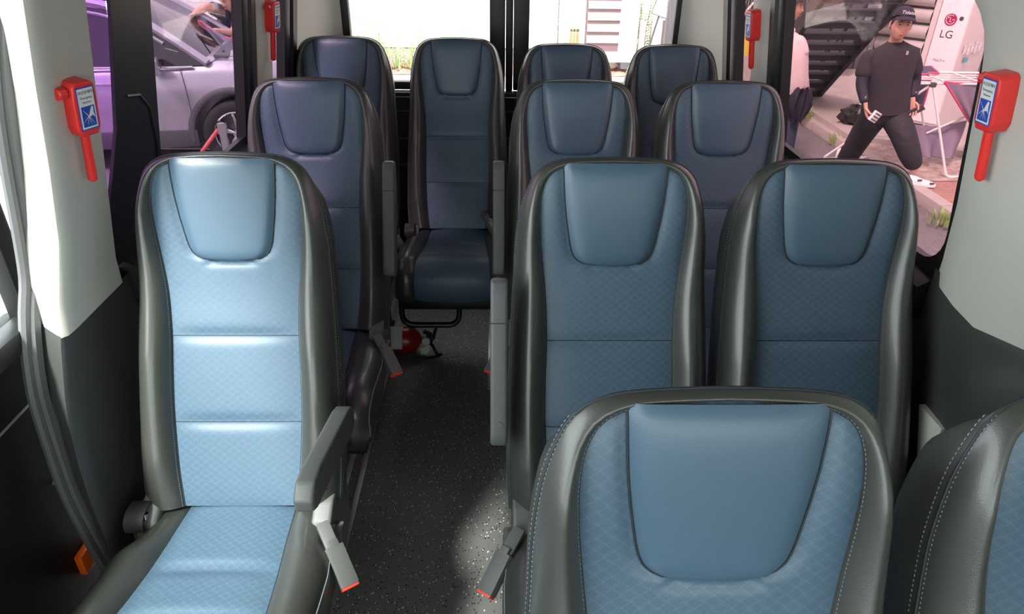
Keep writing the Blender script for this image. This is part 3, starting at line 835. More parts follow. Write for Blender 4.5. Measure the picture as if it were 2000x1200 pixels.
# ================================================================== EMERGENCY HAMMERS
M['label_white'] = new_mat('white_label', (.75, .76, .74), .4); M['label_blue'] = new_mat('blue_label', (.02, .07, .42), .4); M['label_ink'] = new_mat('dark_ink', (.02, .03, .12), .5)
def hammer(label, pos, rz, tilt=0, roll=0):
    t = thing('emergency_hammer', label, 'emergency hammer', pos, 0, 'emergency hammers on the window pillars')
    t.rotation_euler = (tilt, roll, rz); t.scale = (.9, .9, .9)
    # holder: front -Y, width .056, height .115, depth .036
    P = [(-.020, .058), (.020, .058), (.028, .050), (.030, .020), (.030, -.040), (.020, -.058), (-.020, -.058), (-.030, -.040), (-.030, .020), (-.028, .050)]
    bm = bmesh.new(); b = MB().prism(P, lambda x, z: (x, -.040, z), lambda x, z: (x*1.05, 0, z*1.02))
    me = bpy.data.meshes.new('t'); me.from_pydata(b.v, [], b.f); bm.from_mesh(me); bmesh.ops.recalc_face_normals(bm, faces=bm.faces[:])
    bmesh.ops.bevel(bm, geom=bm.edges[:], offset=.004, segments=3, profile=.6, affect='EDGES')
    o = MB(); o.add([v.co.copy() for v in bm.verts], [tuple(v.index for v in f.verts) for f in bm.faces]); bm.free()
    o.build('holder', M['red'], t)
    h = MB(); h.tube([(0, -.020, -.05), (0, -.020, -.075), (0, -.020, -.150), (0, -.020, -.166), (0, -.020, -.171)], [.010, .0095, .0105, .010, .004], 16)
    h.box((0, -.031, -.11), (.0035, .002, .10)); h.build('handle', M['red'], t)
    k = MB(); k.tube([(-.026, -.022, .038), (-.034, -.022, .038), (-.036, -.022, .038), (-.052, -.022, .038), (-.055, -.022, .038)], [.008, .009, .013, .013, .010], 8); k.build('hammer_head', M['red'], t)
    br = MB(); br.box((-.031, .004, 0), (.008, .012, .10), bev=.002); br.box((-.022, .004, -.050), (.026, .012, .012), bev=.002); br.box((-.022, .004, .030), (.026, .012, .012), bev=.002); br.build('bracket', M['red'], t)
    MB().box((0, -.0402, .002), (.046, .001, .092), bev=0).build('label_border', M['label_blue'], t)
    lb = MB().box((0, -.0408, .002), (.041, .001, .086)).build('sticker', M['label_white'], t)
    RM = lambda x, z, y=-.0416: Matrix.Translation((x, y, z)) @ Matrix.Rotation(pi/2, 4, 'X')
    text_part('비상용해머', 'lettering', M['label_ink'], .0085, RM(0, .036), lb, .0001)
    text_part('Emergency', 'lettering', M['label_ink'], .0072, RM(0, .025), lb, .0001)
    text_part('Hammer', 'lettering', M['label_ink'], .0066, RM(0, .0155), lb, .0001)
    MB().box((0, -.0415, -.015), (.034, .0006, .044)).build('pictogram_panel', M['label_blue'], t)
    g = MB(); y = -.0420
    g.add([(-.001, y, -.016), (.004, y, -.004), (.009, y, .005), (.014, y, .004), (.013, y, -.008), (.016, y, -.020), (.010, y, -.014), (.005, y, -.016)], [(0, 1, 2, 3, 4, 5, 6, 7)])
    for ex, ez in ((-.014, .0), (-.015, -.026), (-.006, -.033), (.004, -.034), (.012, -.033)):
        d = Vector((ex+.001, 0, ez+.014)); n_ = Vector((-d.z, 0, d.x)).normalized()*.0008
        a = Vector((-.001, y, -.014)); e = Vector((ex, y, ez)); g.add([a-n_, a+n_, e+n_*.3, e-n_*.3], [(0, 1, 2, 3)])
    g.build('pictogram', M['label_white'], t, normals=False)
    return t
def hp(px, py, side, off=-.016): P = atw(px, py, side); return (xw(side, P.z, off), P.y, P.z)
hammer('red emergency hammer on the near left pillar, its round head pointing to the left edge', hp(118, 205, -1, -.022), math.radians(72), tilt=.14)
hammer('red emergency hammer on the near right beige pillar, blue and white sticker towards the windows', hp(1990, 196, 1, -.024), math.radians(-90), tilt=.14)
hammer('small red emergency hammer on the pillar between the two left windows', hp(508, 30, -1, -.026), math.radians(80), tilt=.14)
hammer('small red emergency hammer on the pillar behind the right-hand window', hp(1494, 48, 1, -.026), math.radians(-84), tilt=.14)

# ================================================================== FIRE EXTINGUISHER
M['ext_red'] = new_mat('extinguisher_red', (.35, .012, .012), .3)
ex = thing('fire_extinguisher', 'red fire extinguisher lying on the floor under the rear seats', 'fire extinguisher', (-.530, 2.64, 0), 0); ex.scale = (.80, .80, .80)
def exm(b): b.v = [(p[0], p[1], p[2]) for p in b.v]; return b
cz = .078
MB().tube([(-.10, 0, cz), (-.095, 0, cz), (-.08, 0, cz), (.17, 0, cz), (.20, 0, cz), (.222, 0, cz), (.235, 0, cz), (.24, 0, cz)], [.05, .068, .075, .075, .068, .048, .025, .02], 32).build('cylinder', M['ext_red'], ex)
lab = MB(); rows = []
for i in range(17):
    a = -.2+2.2*i/16; rows.append([(x, -math.cos(a)*.0758, cz+math.sin(a)*.0758-.0) for x in (.01, .14)])
lb = lab.grid(rows).build('label', M['label_white'], ex)
text_part('소화기', 'lettering', M['label_ink'], .045, Matrix.Translation((.055, -.0625, cz+.044)) @ Matrix.Rotation(pi/2, 4, 'Z') @ Matrix.Rotation(math.radians(0), 4, 'X') @ Matrix.Rotation(math.radians(-55), 4, 'Y'), lb, .0003)
v = MB(); v.cyl((.235, 0, cz), (.27, 0, cz), .018, 16); v.box((.285, 0, cz+.01), (.04, .03, .04), bev=.006); v.build('valve', M['steel_black'], ex)
v = MB(); v.box((.315, 0, cz+.048), (.018, .020, .085), Quaternion((0, 1, 0), .25), bev=.004); v.box((.275, 0, cz+.045), (.05, .018, .018), Quaternion((0, 1, 0), .5), bev=.004); v.build('lever', M['steel_black'], ex)
v = MB(); v.tube(spline([(.285, -.02, cz), (.31, -.06, cz-.01), (.33, -.08, .035), (.35, -.06, .018), (.30, -.085, .016), (.20, -.10, .014)], 24), .009, 8); v.build('hose', M['steel_black'], ex)
MB().cyl((.268, -.026, cz+.012), (.268, -.040, cz+.012), .022, 20).build('pressure_gauge', M['label_white'], ex)
v = MB(); P = [(0, 0), (.026, .012), (.03, -.02), (.012, -.05), (-.02, -.045), (-.022, -.01)]
v.prism(P, lambda a, c: (.258+a, -.045, cz-.02+c), lambda a, c: (.258+a, -.0465, cz-.02+c)); v.build('paper_tag', M['label_white'], ex)

# ================================================================== OUTSIDE
G = -.62
M['asphalt'] = new_mat('asphalt', (.13, .125, .125), .9, bump=('noise', 60, .8, .01), noise=(35, .25, (.20, .19, .19)))
M['concrete'] = new_mat('concrete', (.46, .41, .37), .85, bump=('noise', 40, .4, .005), noise=(3, .25, (.38, .34, .31)))
M['dirt'] = new_mat('rubble_dirt', (.30, .22, .18), .95, bump=('noise', 22, 1, .03), noise=(14, .2, (.50, .43, .38)))
M['redsoil'] = new_mat('red_brown_soil', (.26, .14, .12), .95, bump=('noise', 18, 1, .03), noise=(10, .25, (.38, .24, .2)))
M['grey_wall'] = new_mat('grey_cladding', (.20, .20, .21), .6)
M['pale_wall'] = new_mat('pale_wall', (.80, .79, .77), .8)
M['stair'] = new_mat('dark_painted_steel', (.035, .035, .04), .5)
M['fence'] = new_mat('white_green_fence', (.50, .60, .44), .5)
M['leaf'] = new_mat('green_leaf', (.22, .36, .10), .6, noise=(20, .3, (.40, .50, .20)))
M['ac'] = new_mat('pinkish_white_casing', (.70, .64, .62), .45)
M['ac_white'] = new_mat('white_panel', (.85, .84, .83), .4)
M['fin'] = new_mat('pale_duct_metal', (.62, .58, .54), .35, .3)  # even warm grey of the duct louvres
M['logo'] = new_mat('logo_crimson', (.42, .02, .10), .4)
M['ink'] = new_mat('grey_ink', (.08, .08, .09), .5)

def brick_mat():
    m = bpy.data.materials.new('brick_paving'); m.use_nodes = True; n = m.node_tree; b = n.nodes['Principled BSDF']
    t = n.nodes.new('ShaderNodeTexCoord'); k = n.nodes.new('ShaderNodeTexBrick'); k.inputs['Scale'].default_value = 1
    k.inputs['Brick Width'].default_value = .21; k.inputs['Row Height'].default_value = .075; k.inputs['Mortar Size'].default_value = .005
    k.inputs['Color1'].default_value = (.42, .22, .17, 1); k.inputs['Color2'].default_value = (.36, .20, .16, 1); k.inputs['Mortar'].default_value = (.22, .17, .14, 1)
    n.links.new(t.outputs['Object'], k.inputs['Vector']); n.links.new(k.outputs['Color'], b.inputs['Base Color']); b.inputs['Roughness'].default_value = .85
    return m
M['brick'] = brick_mat()
gr = MB().box((0, 6, G-.05), (60, 60, .1)).build('ground', M['asphalt']); struct(gr)
# raised pavement right of the bus: curb, brick paving, rubble strip, concrete slab
XC = 4.02
cu = MB()
y = -2
while y < 11.8:
    cu.box((XC+.07, y+.49, G+.05), (.14, .97, .12), bev=.012); y += .98
struct(cu.build('curb', M['concrete']))
struct(MB().box((6.1, 2.1, G+.04), (3.92, 8.9, .10)).build('brick_pavement', M['brick']))
def rough_slab(x0, x1, y0, y1, z, amp, n, mat):
    nx = int((x1-x0)/.06); ny = int((y1-y0)/.06); rows = []
    for i in range(ny+1):
        rows.append([(x0+(x1-x0)*j/nx, y0+(y1-y0)*i/ny, z+amp*random.random()*(0 < i < ny and 0 < j < nx)) for j in range(nx+1)])
    return struct(MB().grid(rows).build(n, mat, angle=20))
rough_slab(4.16, 7.6, 6.55, 8.3, G+.095, .03, 'rubble_ground', M['dirt'])
sl = MB().prism([(4.10, 7.95), (5.3, 7.2), (7.5, 9.3), (7.5, 12.0), (4.16, 12.0)], lambda x, y: (x, y, G), lambda x, y: (x, y, G+.17)).build('concrete_slab', M['concrete']); struct(sl)
# grey clad wall behind the stairs
gw = MB(); gw.box((7.2, 12.4, .95), (6.6, .15, 3.3))
GW = gw.build('clad_wall', M['grey_wall']); struct(GW); GW.name = 'wall_outside'
rb = MB()
x = 3.95
while x < 10.4: rb.box((x, 12.315, .95), (.05, .03, 3.3)); x += .17
rb.build('ribs', M['grey_wall'], GW)

# steel stairs, climbing towards the bus and to the right
P0 = at(1604, 181, y=9.9); P8 = at(1742, 24, y=8.4); st = thing('steel_staircase', 'dark steel staircase with open risers behind the man in the cap', 'staircase', (P0.x, P0.y, G+.17))
LT = at(1604, 181, y=9.9).x-at(1482, 181, y=9.9).x
for k in range(10):
    f = k/8; c = P0.lerp(P8, f)-Vector((P0.x, P0.y, G+.17))
    b = MB(); b.box((c.x-LT/2, c.y+.1, c.z), (LT, .24, .035)); b.box((c.x-LT/2, c.y, c.z-.02), (LT, .02, .06)); b.build('tread', M['stair'], st)
g = (P8-P0)
for off, w_ in ((0, 1), (-LT, 1)):
    a = P0-Vector((P0.x, P0.y, G+.17))+Vector((off, .1, 0)); e = a+g*1.3; a = a-g*.1
    t_ = (e-a).normalized(); up = Vector((0, 0, 1)); b = MB()
    vs = [a+up*.11, a-up*.13, e-up*.13, e+up*.11]
    b.add([v+Vector((q, 0, 0)) for q in (-.03, .03) for v in vs], [(0, 1, 2, 3), (7, 6, 5, 4), (0, 3, 7, 4), (1, 5, 6, 2), (0, 4, 5, 1), (3, 2, 6, 7)]); b.build('stringer', M['stair'], st)
    b = MB(); b.tube([a+up*.95, e+up*.95], .022, 8); b.tube([a+up*.5, e+up*.5], .014, 6)
    for k in range(5): q = a.lerp(e, .05+k*.225); b.cyl(q, q+up*.95, .018, 8)
    b.build('handrail', M['stair'], st)
# post beneath the landing
pp = at(1738, 60, y=8.9)
tag(MB().box((pp.x, 8.9, .75), (.16, .16, 2.4), bev=.01).build('steel_post', M['stair']), 'dark square steel post directly behind the man with the cap', 'post')

# ------------------------------------------------------------------ air conditioners
def vrf_unit(label, x0, x1, y0, depth, z0, h, rz=0, name='air_conditioner', nfin=6, brand=True, finx=(.0, .52), grp=None, ratio=.84, recess=None, finm=None):
    """front faces -Y; louvred duct columns on the left, white brand panel on the right"""
    t = thing(name, label, 'air conditioner', (x0, y0, z0), rz, grp)
    W = x1-x0
    MB().box((W/2, depth/2, h/2), (W, depth, h), bev=.02).build('casing', M['ac'], t)
    f0, f1 = W*finx[0], W*finx[1]
    MB().box(((f0+f1)/2, -.008, h*.52), (f1-f0, .02, h*.86)).build('louvre_recess', recess or M['ink'], t)
    for k in range(nfin):
        z = h*(.14+.78*(k+.5)/nfin); dz = h*.78/nfin*ratio
        rows = []
        for i in range(9):
            a = pi*i/8; rows.append([(f0+.03, -.018-.055*math.sin(a), z-math.cos(a)*dz/2), (f1-.05, -.018-.055*math.sin(a), z-math.cos(a)*dz/2)])
        MB().grid(rows).build('louvre', finm or M['fin'], t)
    MB().box((f1-.02, -.03, h*.5), (.05, .05, h*.9), bev=.006).build('frame_post', M['ac'], t)
    pnl = MB().box(((f1+W)/2, -.006, h*.5), (W-f1-.02, .02, h*.96), bev=.004).build('front_panel', M['ac_white'], t)
    MB().box((W/2, depth/2, h+.015), (W+.03, depth+.03, .03), bev=.008).build('lid', M['ac'], t)
    fb = MB(); fb.box((W*.2, depth/2, -.05), (.12, depth, .10)); fb.box((W*.8, depth/2, -.05), (.12, depth, .10)); fb.build('base_rail', M['ink'], t)
    return t, f1, W, h, pnl
TX = lambda x, z, y=-.018: Matrix.Translation((x, y, z)) @ Matrix.Rotation(pi/2, 4, 'X')
q0 = at(1862, 140, y=7.95)
ZA = -.36; HA = 1.72
t, f1, W, h, pnl = vrf_unit('large pinkish white air conditioning unit with round crimson logo, right of the walking man', 0, .95, 0, .76, 0, HA, nfin=8, finx=(0, .66))
AR = math.radians(-52); t.location = (q0.x-.95*math.cos(AR), 7.95-.95*math.sin(AR), ZA); t.rotation_euler = (0, 0, AR)
lx = f1+(W-f1)*.44; lz = at(1862, 38, y=8.1).z-ZA
d = MB(); d.cyl((lx, -.016, lz), (lx, -.022, lz), .062, 32); lg = d.build('logo_disc', M['logo'], pnl)
rg = MB(); rg.tube([(lx+.046*math.cos(a), -.0235, lz+.046*math.sin(a)) for a in [pi*.32+i*(2*pi*.80)/24 for i in range(25)]], .0035, 6)
rg.tube([(lx+.046, -.0235, lz), (lx+.018, -.0235, lz)], .0035, 6); rg.tube([(lx-.004, -.0235, lz+.024), (lx-.004, -.0235, lz-.022), (lx+.016, -.0235, lz-.022)], .0035, 6); rg.ball((lx-.022, -.0235, lz+.018), .007, 8, 6); rg.build('logo_lines', M['ac_white'], lg)
text_part('LG', 'lettering', M['ink'], .115, TX(lx-.0, lz-.155), pnl)
text_part('MULTI V', 'lettering', M['ink'], .034, TX(lx-.0, lz-.43), pnl)
d = MB(); d.cyl((lx+.105, -.016, lz+.02), (lx+.105, -.02, lz+.02), .022, 16); d.build('badge', M['ink'], pnl)
for i in range(5): MB().box((W+.016, .10+.10*i, lz-.30), (.004, .07, .09+.03*(i % 2))).build('notice', M['ac_white'], t)
ln = MB()
for i in range(12): ln.box((W+.019, .10+.035*i, lz-.27), (.002, .018, .003)); ln.box((W+.019, .10+.035*i, lz-.33), (.002, .012, .003))
ln.build('notice_lines', M['ink'], t)
MB().box((W+.020, .20, lz-.42), (.004, .10, .05)).build('teal_sticker', new_mat('teal_sticker', (.1, .5, .5), .5), t)
text_part('2', 'lettering', M['ink'], .07, TX(.33, lz-.21, -.085), t)
# lower small unit / pallet behind the towels
bx = at(1690, 235, z=G+.15); tag(MB().box((bx.x+.35, 8.35, G+.30), (.7, .4, .34), bev=.02).build('condenser_base', M['ac']), 'low pinkish metal box below the large air conditioning unit', 'box')

# ------------------------------------------------------------------ drying rack with cloths
M['cloth'] = new_mat('purple_grey_cloth', (.24, .20, .27), .9, bump=('noise', 60, .3, .004)); M['cloth_dark'] = new_mat('dark_violet_cloth', (.09, .075, .12), .9)
M['hem'] = new_mat('pink_hem', (.70, .09, .18), .8)
YD = 7.1
ZR = at(1800, 152, y=YD).z
rk = thing('drying_rack', 'white folding drying rack standing on the rubble right of the man', 'drying rack', (at(1830, 150, y=YD).x, YD, G+.1))
def RL(p): return Vector(p)-Vector(rk.location)
tl, tr_ = at(1765, 148, y=YD), at(2010, 170, y=YD); tl.z = tr_.z = ZR
b = MB()
for dy in (-.28, .28): b.tube([RL((tl.x, YD+dy, ZR)), RL((tr_.x, YD+dy, ZR))], .011, 8)
for f in (0, .25, .5, .75, 1): x = tl.x+(tr_.x-tl.x)*f; b.tube([RL((x, YD-.28, ZR)), RL((x, YD+.28, ZR))], .009, 8)
for f in (.2, .4, .6, .8): dy = -.28+.56*f; b.tube([RL((tl.x, YD+dy, ZR-.005)), RL((tr_.x, YD+dy, ZR-.005))], .006, 6)
b.build('top_frame', M['white'], rk)
xj = at(1823, 160, y=YD-.28).x
fa = at(1848, 345, z=G+.12)
for k, (x0, y0, x1, y1) in enumerate(((xj, YD-.28, fa.x, fa.y), (xj, YD-.28, xj-.72, YD+.1))):
    b = MB(); b.tube(round_path([RL((x0, y0, ZR)), RL((x1, y1, G+.115)), RL((x1+.55 if k == 0 else x1+.5, y1+.05, G+.115))], .05), .012, 8); b.build('leg', M['white'], rk)
b = MB(); b.tube([RL((xj+.12, YD+.28, ZR)), RL((xj+.55, YD+.3, G+.115))], .011, 8); b.build('leg', M['white'], rk)
b = MB(); b.tube([RL((tr_.x-.1, YD-.25, ZR)), RL((xj+.2, YD-.1, G+.45))], .010, 8); b.build('leg', M['white'], rk)
MB().box(RL((xj, YD-.28, ZR-.01)), (.06, .05, .045), bev=.01).build('joint', M['plastic'], rk)
def cloth_sheet(name, label, quad, sag, mat, hem=None, fold=.03, grp='cloths on the drying rack', waves=5):
    """hanging sheet from four world corners tl tr br bl"""
    a, b_, c, d_ = (Vector(q) for q in quad); rows = []
    n = 28
    for i in range(n+1):
        v = i/n; row = []
        for j in range(n+1):
            u = j/n; p = a.lerp(b_, u).lerp(d_.lerp(c, u), v)
            p = p+Vector((0, fold*math.sin(u*waves*pi+v*2.1)*v, -sag*math.sin(pi*u)*(1-v)*.4+sag*.5*math.sin(u*9+1)*v*.3)); row.append(p)
        rows.append(row)
    o = MB().grid(rows).build(name, mat, angle=80)
    sm_ = o.modifiers.new('t', 'SOLIDIFY'); sm_.thickness = .008
    tag(o, label, 'cloth', grp)
    if hem:
        h_ = MB(); h_.tube(rows[0]+[r[-1] for r in rows[1:]]+list(reversed(rows[-1]))+[r[0] for r in reversed(rows)], .011, 6); h_.build('hem', hem, o)
    return o
A = lambda px, py, y: at(px, py, y=y)
cloth_sheet('towel', 'grey-violet towel with pink hem hanging from the right of the drying rack', [A(1845, 160, YD-.3), A(1925, 158, YD-.25), A(1925, 262, YD-.2), A(1902, 250, YD-.25)], .05, M['cloth'], M['hem'], .03)
cloth_sheet('towel', 'plain purple-grey towel draped low over the legs of the drying rack', [A(1775, 242, YD-.05), A(1888, 235, YD-.05), A(1868, 312, YD-.12), A(1790, 305, YD-.12)], .10, M['cloth'], None, .07, waves=4)
cloth_sheet('towel', 'dark violet towel with pink hem hanging between the man and the rack leg', [A(1758, 152, YD+.05), A(1818, 155, YD+.05), A(1800, 205, YD+.1), A(1755, 200, YD+.1)], .02, M['cloth_dark'], M['hem'], .03)
cloth_sheet('towel', 'folded dark violet towel lying on the far edge of the rack top', [A(1775, 128, YD+.28), A(1818, 130, YD+.28), A(1832, 143, YD+.1), A(1775, 146, YD+.1)], .02, M['cloth_dark'], M['hem'], .02)

# rubble: bricks and a black bag, grass tufts
for (px, py, rz, lb) in ((1727, 270, .3, 'pale brick lying on the rubble between the man\'s legs'), (1712, 262, -.4, 'pale brick behind another brick near the slab edge'), (1890, 295, 1.0, 'pale broken brick under the purple towel')):
    p = at(px, py, z=G+.14); o = MB().box((0, 0, .0), (.20, .10, .075), bev=.008).build('brick', M['concrete']); o.location = (p.x, p.y, G+.145); o.rotation_euler = (0, 0, rz)
    h_ = MB(); [h_.cyl((x_, -.051, 0), (x_, -.0505, 0), .014, 10) for x_ in (-.06, 0, .06)]; h_.build('holes', M['ink'], o); tag(o, lb, 'brick')
p = at(1665, 240, z=G+.18); b = MB(); rows = []
for i in range(13):
    a = pi*i/12; rows.append([(math.sin(a)*(.17+.05*math.sin(k*2.3+i))*math.cos(2*pi*k/18), math.sin(a)*(.12+.04*math.sin(k*3.1+i*2))*math.sin(2*pi*k/18), .10+.12*math.cos(a)+.02*math.sin(k*4+i)) for k in range(18)]); rows[-1].append(rows[-1][0])
o = b.grid(rows).build('bin_bag', new_mat('black_plastic_bag', (.02, .02, .022), .3), angle=20); o.location = (p.x, p.y, G+.17); tag(o, 'crumpled black plastic bag on the concrete slab behind the man', 'bag')
def tuft(px, py, z, n, h, label, grp, y=None, lean=.5, wide=.12):
    p = at(px, py, z=z) if y is None else at(px, py, y=y)
    b = MB()
    for k in range(n):
        a = random.random()*2*pi; r_ = random.random()*wide; bx = Vector((math.cos(a)*r_, math.sin(a)*r_, 0)); L = h*(.5+random.random()*.6); dr = Vector((math.cos(a), math.sin(a), 0))*lean*L*random.random(); sd_ = Vector((-math.sin(a), math.cos(a), 0))*.012*(.6+h)
        m1 = bx+dr*.35+Vector((0, 0, L*.6)); e = bx+dr+Vector((0, 0, L)); b.add([bx-sd_*.5, bx+sd_*.5, m1+sd_, m1-sd_, e], [(0, 1, 2, 3), (3, 2, 4)])
    o = b.build('weed_tuft', M['leaf'], normals=False); o.location = (p.x, p.y, p.z if y is None else G); tag(o, label, 'weeds', grp); return o
tuft(1567, 232, G+.10, 60, .16, 'green weed tuft at the slab edge near the jacket of the grey haired person', 'weeds by the kerb')
tuft(1637, 280, G+.02, 50, .14, 'green weed tuft at the foot of the slab beside the walking man', 'weeds by the kerb')
tuft(1838, 436, G+.04, 90, .12, 'bright green weeds at the near kerb beside the brick paving', 'weeds by the kerb')

# ------------------------------------------------------------------ silver car on the left
M['car'] = new_mat('silver_car_paint', (.40, .39, .43), .28, .55, coat=.6)
M['car_glass'] = new_mat('dark_car_glass', (.012, .013, .016), .06, 0, spec=.8)
M['tyre'] = new_mat('tyre_rubber', (.02, .02, .02), .8); M['clad'] = new_mat('grey_cladding_plastic', (.06, .06, .065), .6)
A0 = at(150, 126, z=G+1.07)

car = thing('car', 'silver grey car parked beyond the left windows, its bonnet pointing to the right', 'car', (A0.x, A0.y, G), math.radians(9))
CW = 1.84
def mir(side_pts): return side_pts+[(CW-y, z) for y, z in reversed(side_pts)]
def body_sec(x):
    ye = interp([(-3.1, .30), (-2.9, .12), (-2.5, .02), (1.8, 0), (2.1, .06), (2.3, .20), (2.42, .42)], x)
    zt = interp([(-3.1, .95), (-2.8, 1.05), (1.05, 1.05), (1.2, 1.09), (1.7, 1.06), (2.05, .99), (2.3, .86), (2.42, .60)], x)
    zs_ = min(1.0, zt-.05)
    P = [(ye+.12, .22), (ye+.03, .27), (ye+.012, .40), (ye+.02, .48), (ye-.004, .60), (ye, .80), (ye+.018, zs_-.06), (ye+.05, zs_), (ye+.10, (zs_+zt)/2+.02), (ye+.20, zt), (ye+.5, zt+.03 if x > 1.3 else zt)]
    return mir(P)
xs = [-3.1, -3.0, -2.8, -2.4, -1.8, -1.2, -.6, 0, .5, .9, 1.15, 1.28, 1.36, 1.5, 1.7, 1.9, 2.05, 2.2, 2.3, 2.37, 2.42]
secs = [body_sec(x) for x in xs]; n_ = len(secs[0]); b = MB()
b.add([(x, y, z) for x, s_ in zip(xs, secs) for y, z in s_], [(i*n_+j, i*n_+(j+1) % n_, (i+1)*n_+(j+1) % n_, (i+1)*n_+j) for i in range(len(xs)-1) for j in range(n_)]+[tuple(range(n_))[::-1], tuple((len(xs)-1)*n_+j for j in range(n_))])
cb = b.build('body_shell', M['car'], None, angle=35)
cut = MB()
for wx in (1.33, -1.32):
    cut.cyl((wx, -.2, .36), (wx, .32, .36), .415, 48); cut.cyl((wx, CW-.32, .36), (wx, CW+.2, .36), .415, 48)
co = cut.build('cutter', None)
md = cb.modifiers.new('b', 'BOOLEAN'); md.object = co; md.operation = 'DIFFERENCE'; md.solver = 'EXACT'
dg = bpy.context.evaluated_depsgraph_get(); me = bpy.data.meshes.new_from_object(cb.evaluated_get(dg)); cb.modifiers.clear(); cb.data = me
for p in me.polygons: p.use_smooth = True
me.set_sharp_from_angle(angle=math.radians(32)); me.materials.clear(); me.materials.append(M['car'])
bpy.data.objects.remove(co); cb.parent = car
ZR_ = [(-2.75, 1.06), (-2.45, 1.40), (-2.0, 1.57), (-1.2, 1.63), (-.3, 1.64), (.0, 1.625), (.25, 1.585), (.5, 1.50), (.78, 1.33), (1.12, 1.07)]
xs = [p[0] for p in ZR_]; rows = []
for x, z in ZR_:
    yt = .05+.19*(z-1.04)/.6; row = mir([(.06, 1.03), (.05+(yt-.05)*.5, 1.03+(z-1.03)*.5), (yt, z-.03), (yt+.08, z)])
    rows.append([(x, y, q) for y, q in row])
MB().grid(rows).build('glasshouse', M['car_glass'], car, angle=40)
rows = []
for x, z in [p for p in ZR_ if -2.5 < p[0] < .3]:
    yt = .05+.19*(z-1.04)/.6; rows.append([(x, yt-.012, z-.05), (x, yt-.005, z-.01), (x, yt+.07, z+.018), (x, CW/2, z+.035), (x, CW-yt-.07, z+.018), (x, CW-yt+.005, z-.01), (x, CW-yt+.012, z-.05)])
MB().grid(rows).build('roof', M['car'], car, angle=50)
for yy, s_ in ((0, 1), (CW, -1)):
    b = MB(); q = [(x, (yy+s_*(.05+.19*(z-1.04)/.6+.005)), z-.01) for x, z in ZR_ if x > -.1]; q[-1] = (1.16, yy+s_*.07, 1.05)
    b.tube(spline(q, 16), .042, 8); b.build('windscreen_pillar', M['car'], car)
    b = MB(); q = [(x, yy+s_*(.05+.19*(z-.10-1.04)/.6-.004), z-.10) for x, z in ZR_ if -2.2 < x < .9]; b.tube(spline(q, 20), .016, 6); b.build('window_surround', M['car'], car)
    b = MB(); b.box((-.62, yy+s_*.10, 1.33), (.09, .035, .60), Quaternion((1, 0, 0), -s_*.30)); b.build('centre_pillar', M['black'], car)
    b = MB(); b.tube([(-2.5, yy+s_*.045, 1.038), (-1, yy+s_*.028, 1.042), (.8, yy+s_*.030, 1.020), (1.02, yy+s_*.040, 1.02)], .013, 8); b.build('chrome_strip', M['chrome'], car)
    b = MB(); b.tube(spline([(.93, yy-s_*.001, .30), (.93, yy+s_*0, .6), (.92, yy+s_*.006, .85), (.90, yy+s_*.03, 1.0)], 14), .004, 6); b.tube([(-.55, yy, .30), (-.55, yy, .8), (-.56, yy+s_*.03, 1.0)], .004, 6)
    b.tube(spline([(1.15, yy+s_*.06, 1.03), (1.30, yy+s_*.15, 1.09), (1.6, yy+s_*.20, 1.075), (1.95, yy+s_*.24, 1.015), (2.2, yy+s_*.3, .93)], 20), .004, 6); b.build('panel_gap', M['ink'], car)
    b = MB(); b.box((.18, yy-s_*.012, .88), (.20, .02, .03), bev=.008); b.build('door_handle', M['car'], car)
    b = MB(); b.box((.70, yy-s_*.13, 1.06), (.12, .22, .15), Quaternion((0, 0, 1), s_*.2), bev=.03); b.build('door_mirror', M['car'], car)
    b = MB(); b.box((0, yy+s_*.006, .33), (1.9, .03, .17), bev=.01); b.build('sill_cladding', M['clad'], car)
    for wx in (1.33, -1.32):
        b = MB(); rows = []
        for i in range(25):
            a = -.15+(pi+.3)*i/24; rows.append([(wx+r_*math.cos(a), yy+s_*y_, .36+r_*math.sin(a)) for r_, y_ in ((.405, .02), (.405, -.012), (.425, -.018), (.455, -.010), (.47, .01))])
        b.grid(rows).build('wheel_arch', M['clad'], car, angle=50)
        wh = MB(); rows = []
        yc = yy+s_*.115
        for i in range(33):
            a = 2*pi*i/32; rows.append([(wx+r_*math.cos(a), yc+y_, .345+r_*math.sin(a)) for r_, y_ in ((.235, -.09), (.27, -.105), (.325, -.10), (.345, -.07), (.345, .07), (.325, .10), (.27, .105), (.235, .09), (.235, -.09))])
        w_ = wh.grid(rows).build('wheel', M['tyre'], car, angle=60)
        rm = MB(); rm.cyl((wx, yc-.03, .345), (wx, yc+.03, .345), .235, 32); rm.build('rim_well', M['ink'], w_)
        rm = MB(); rm.tube([(wx+.225*math.cos(2*pi*i/32), yc-s_*.075, .345+.225*math.sin(2*pi*i/32)) for i in range(32)], .014, 8, closed=True)
        for k in range(5):
            for e_ in (-.12, .12):
                a = 2*pi*k/5+.3; rm.tube([(wx+.03*math.cos(a), yc-s_*.06, .345+.03*math.sin(a)), (wx+.22*math.cos(a+e_), yc-s_*.075, .345+.22*math.sin(a+e_))], .013, 6)
        rm.cyl((wx, yc-s_*.07, .345), (wx, yc-s_*.045, .345), .05, 16); rm.build('spokes', M['chrome'], w_)
MB().box((1.27, CW/2, 1.09), (.14, CW-.35, .03), Quaternion((0, 1, 0), .1), bev=.01).build('wiper_cowl', M['ink'], car)
b = MB(); b.tube([(1.27, .35, 1.11), (1.22, .55, 1.13), (.95, 1.1, 1.29)], .012, 6); b.build('wiper', M['ink'], car)
MB().box((2.40, CW/2, .75), (.06, 1.1, .16), bev=.03).build('grille', M['ink'], car)
for yy in (.30, CW-.30): MB().box((2.33, yy, .88), (.16, .28, .12), bev=.04).build('headlight', M['chrome'], car)

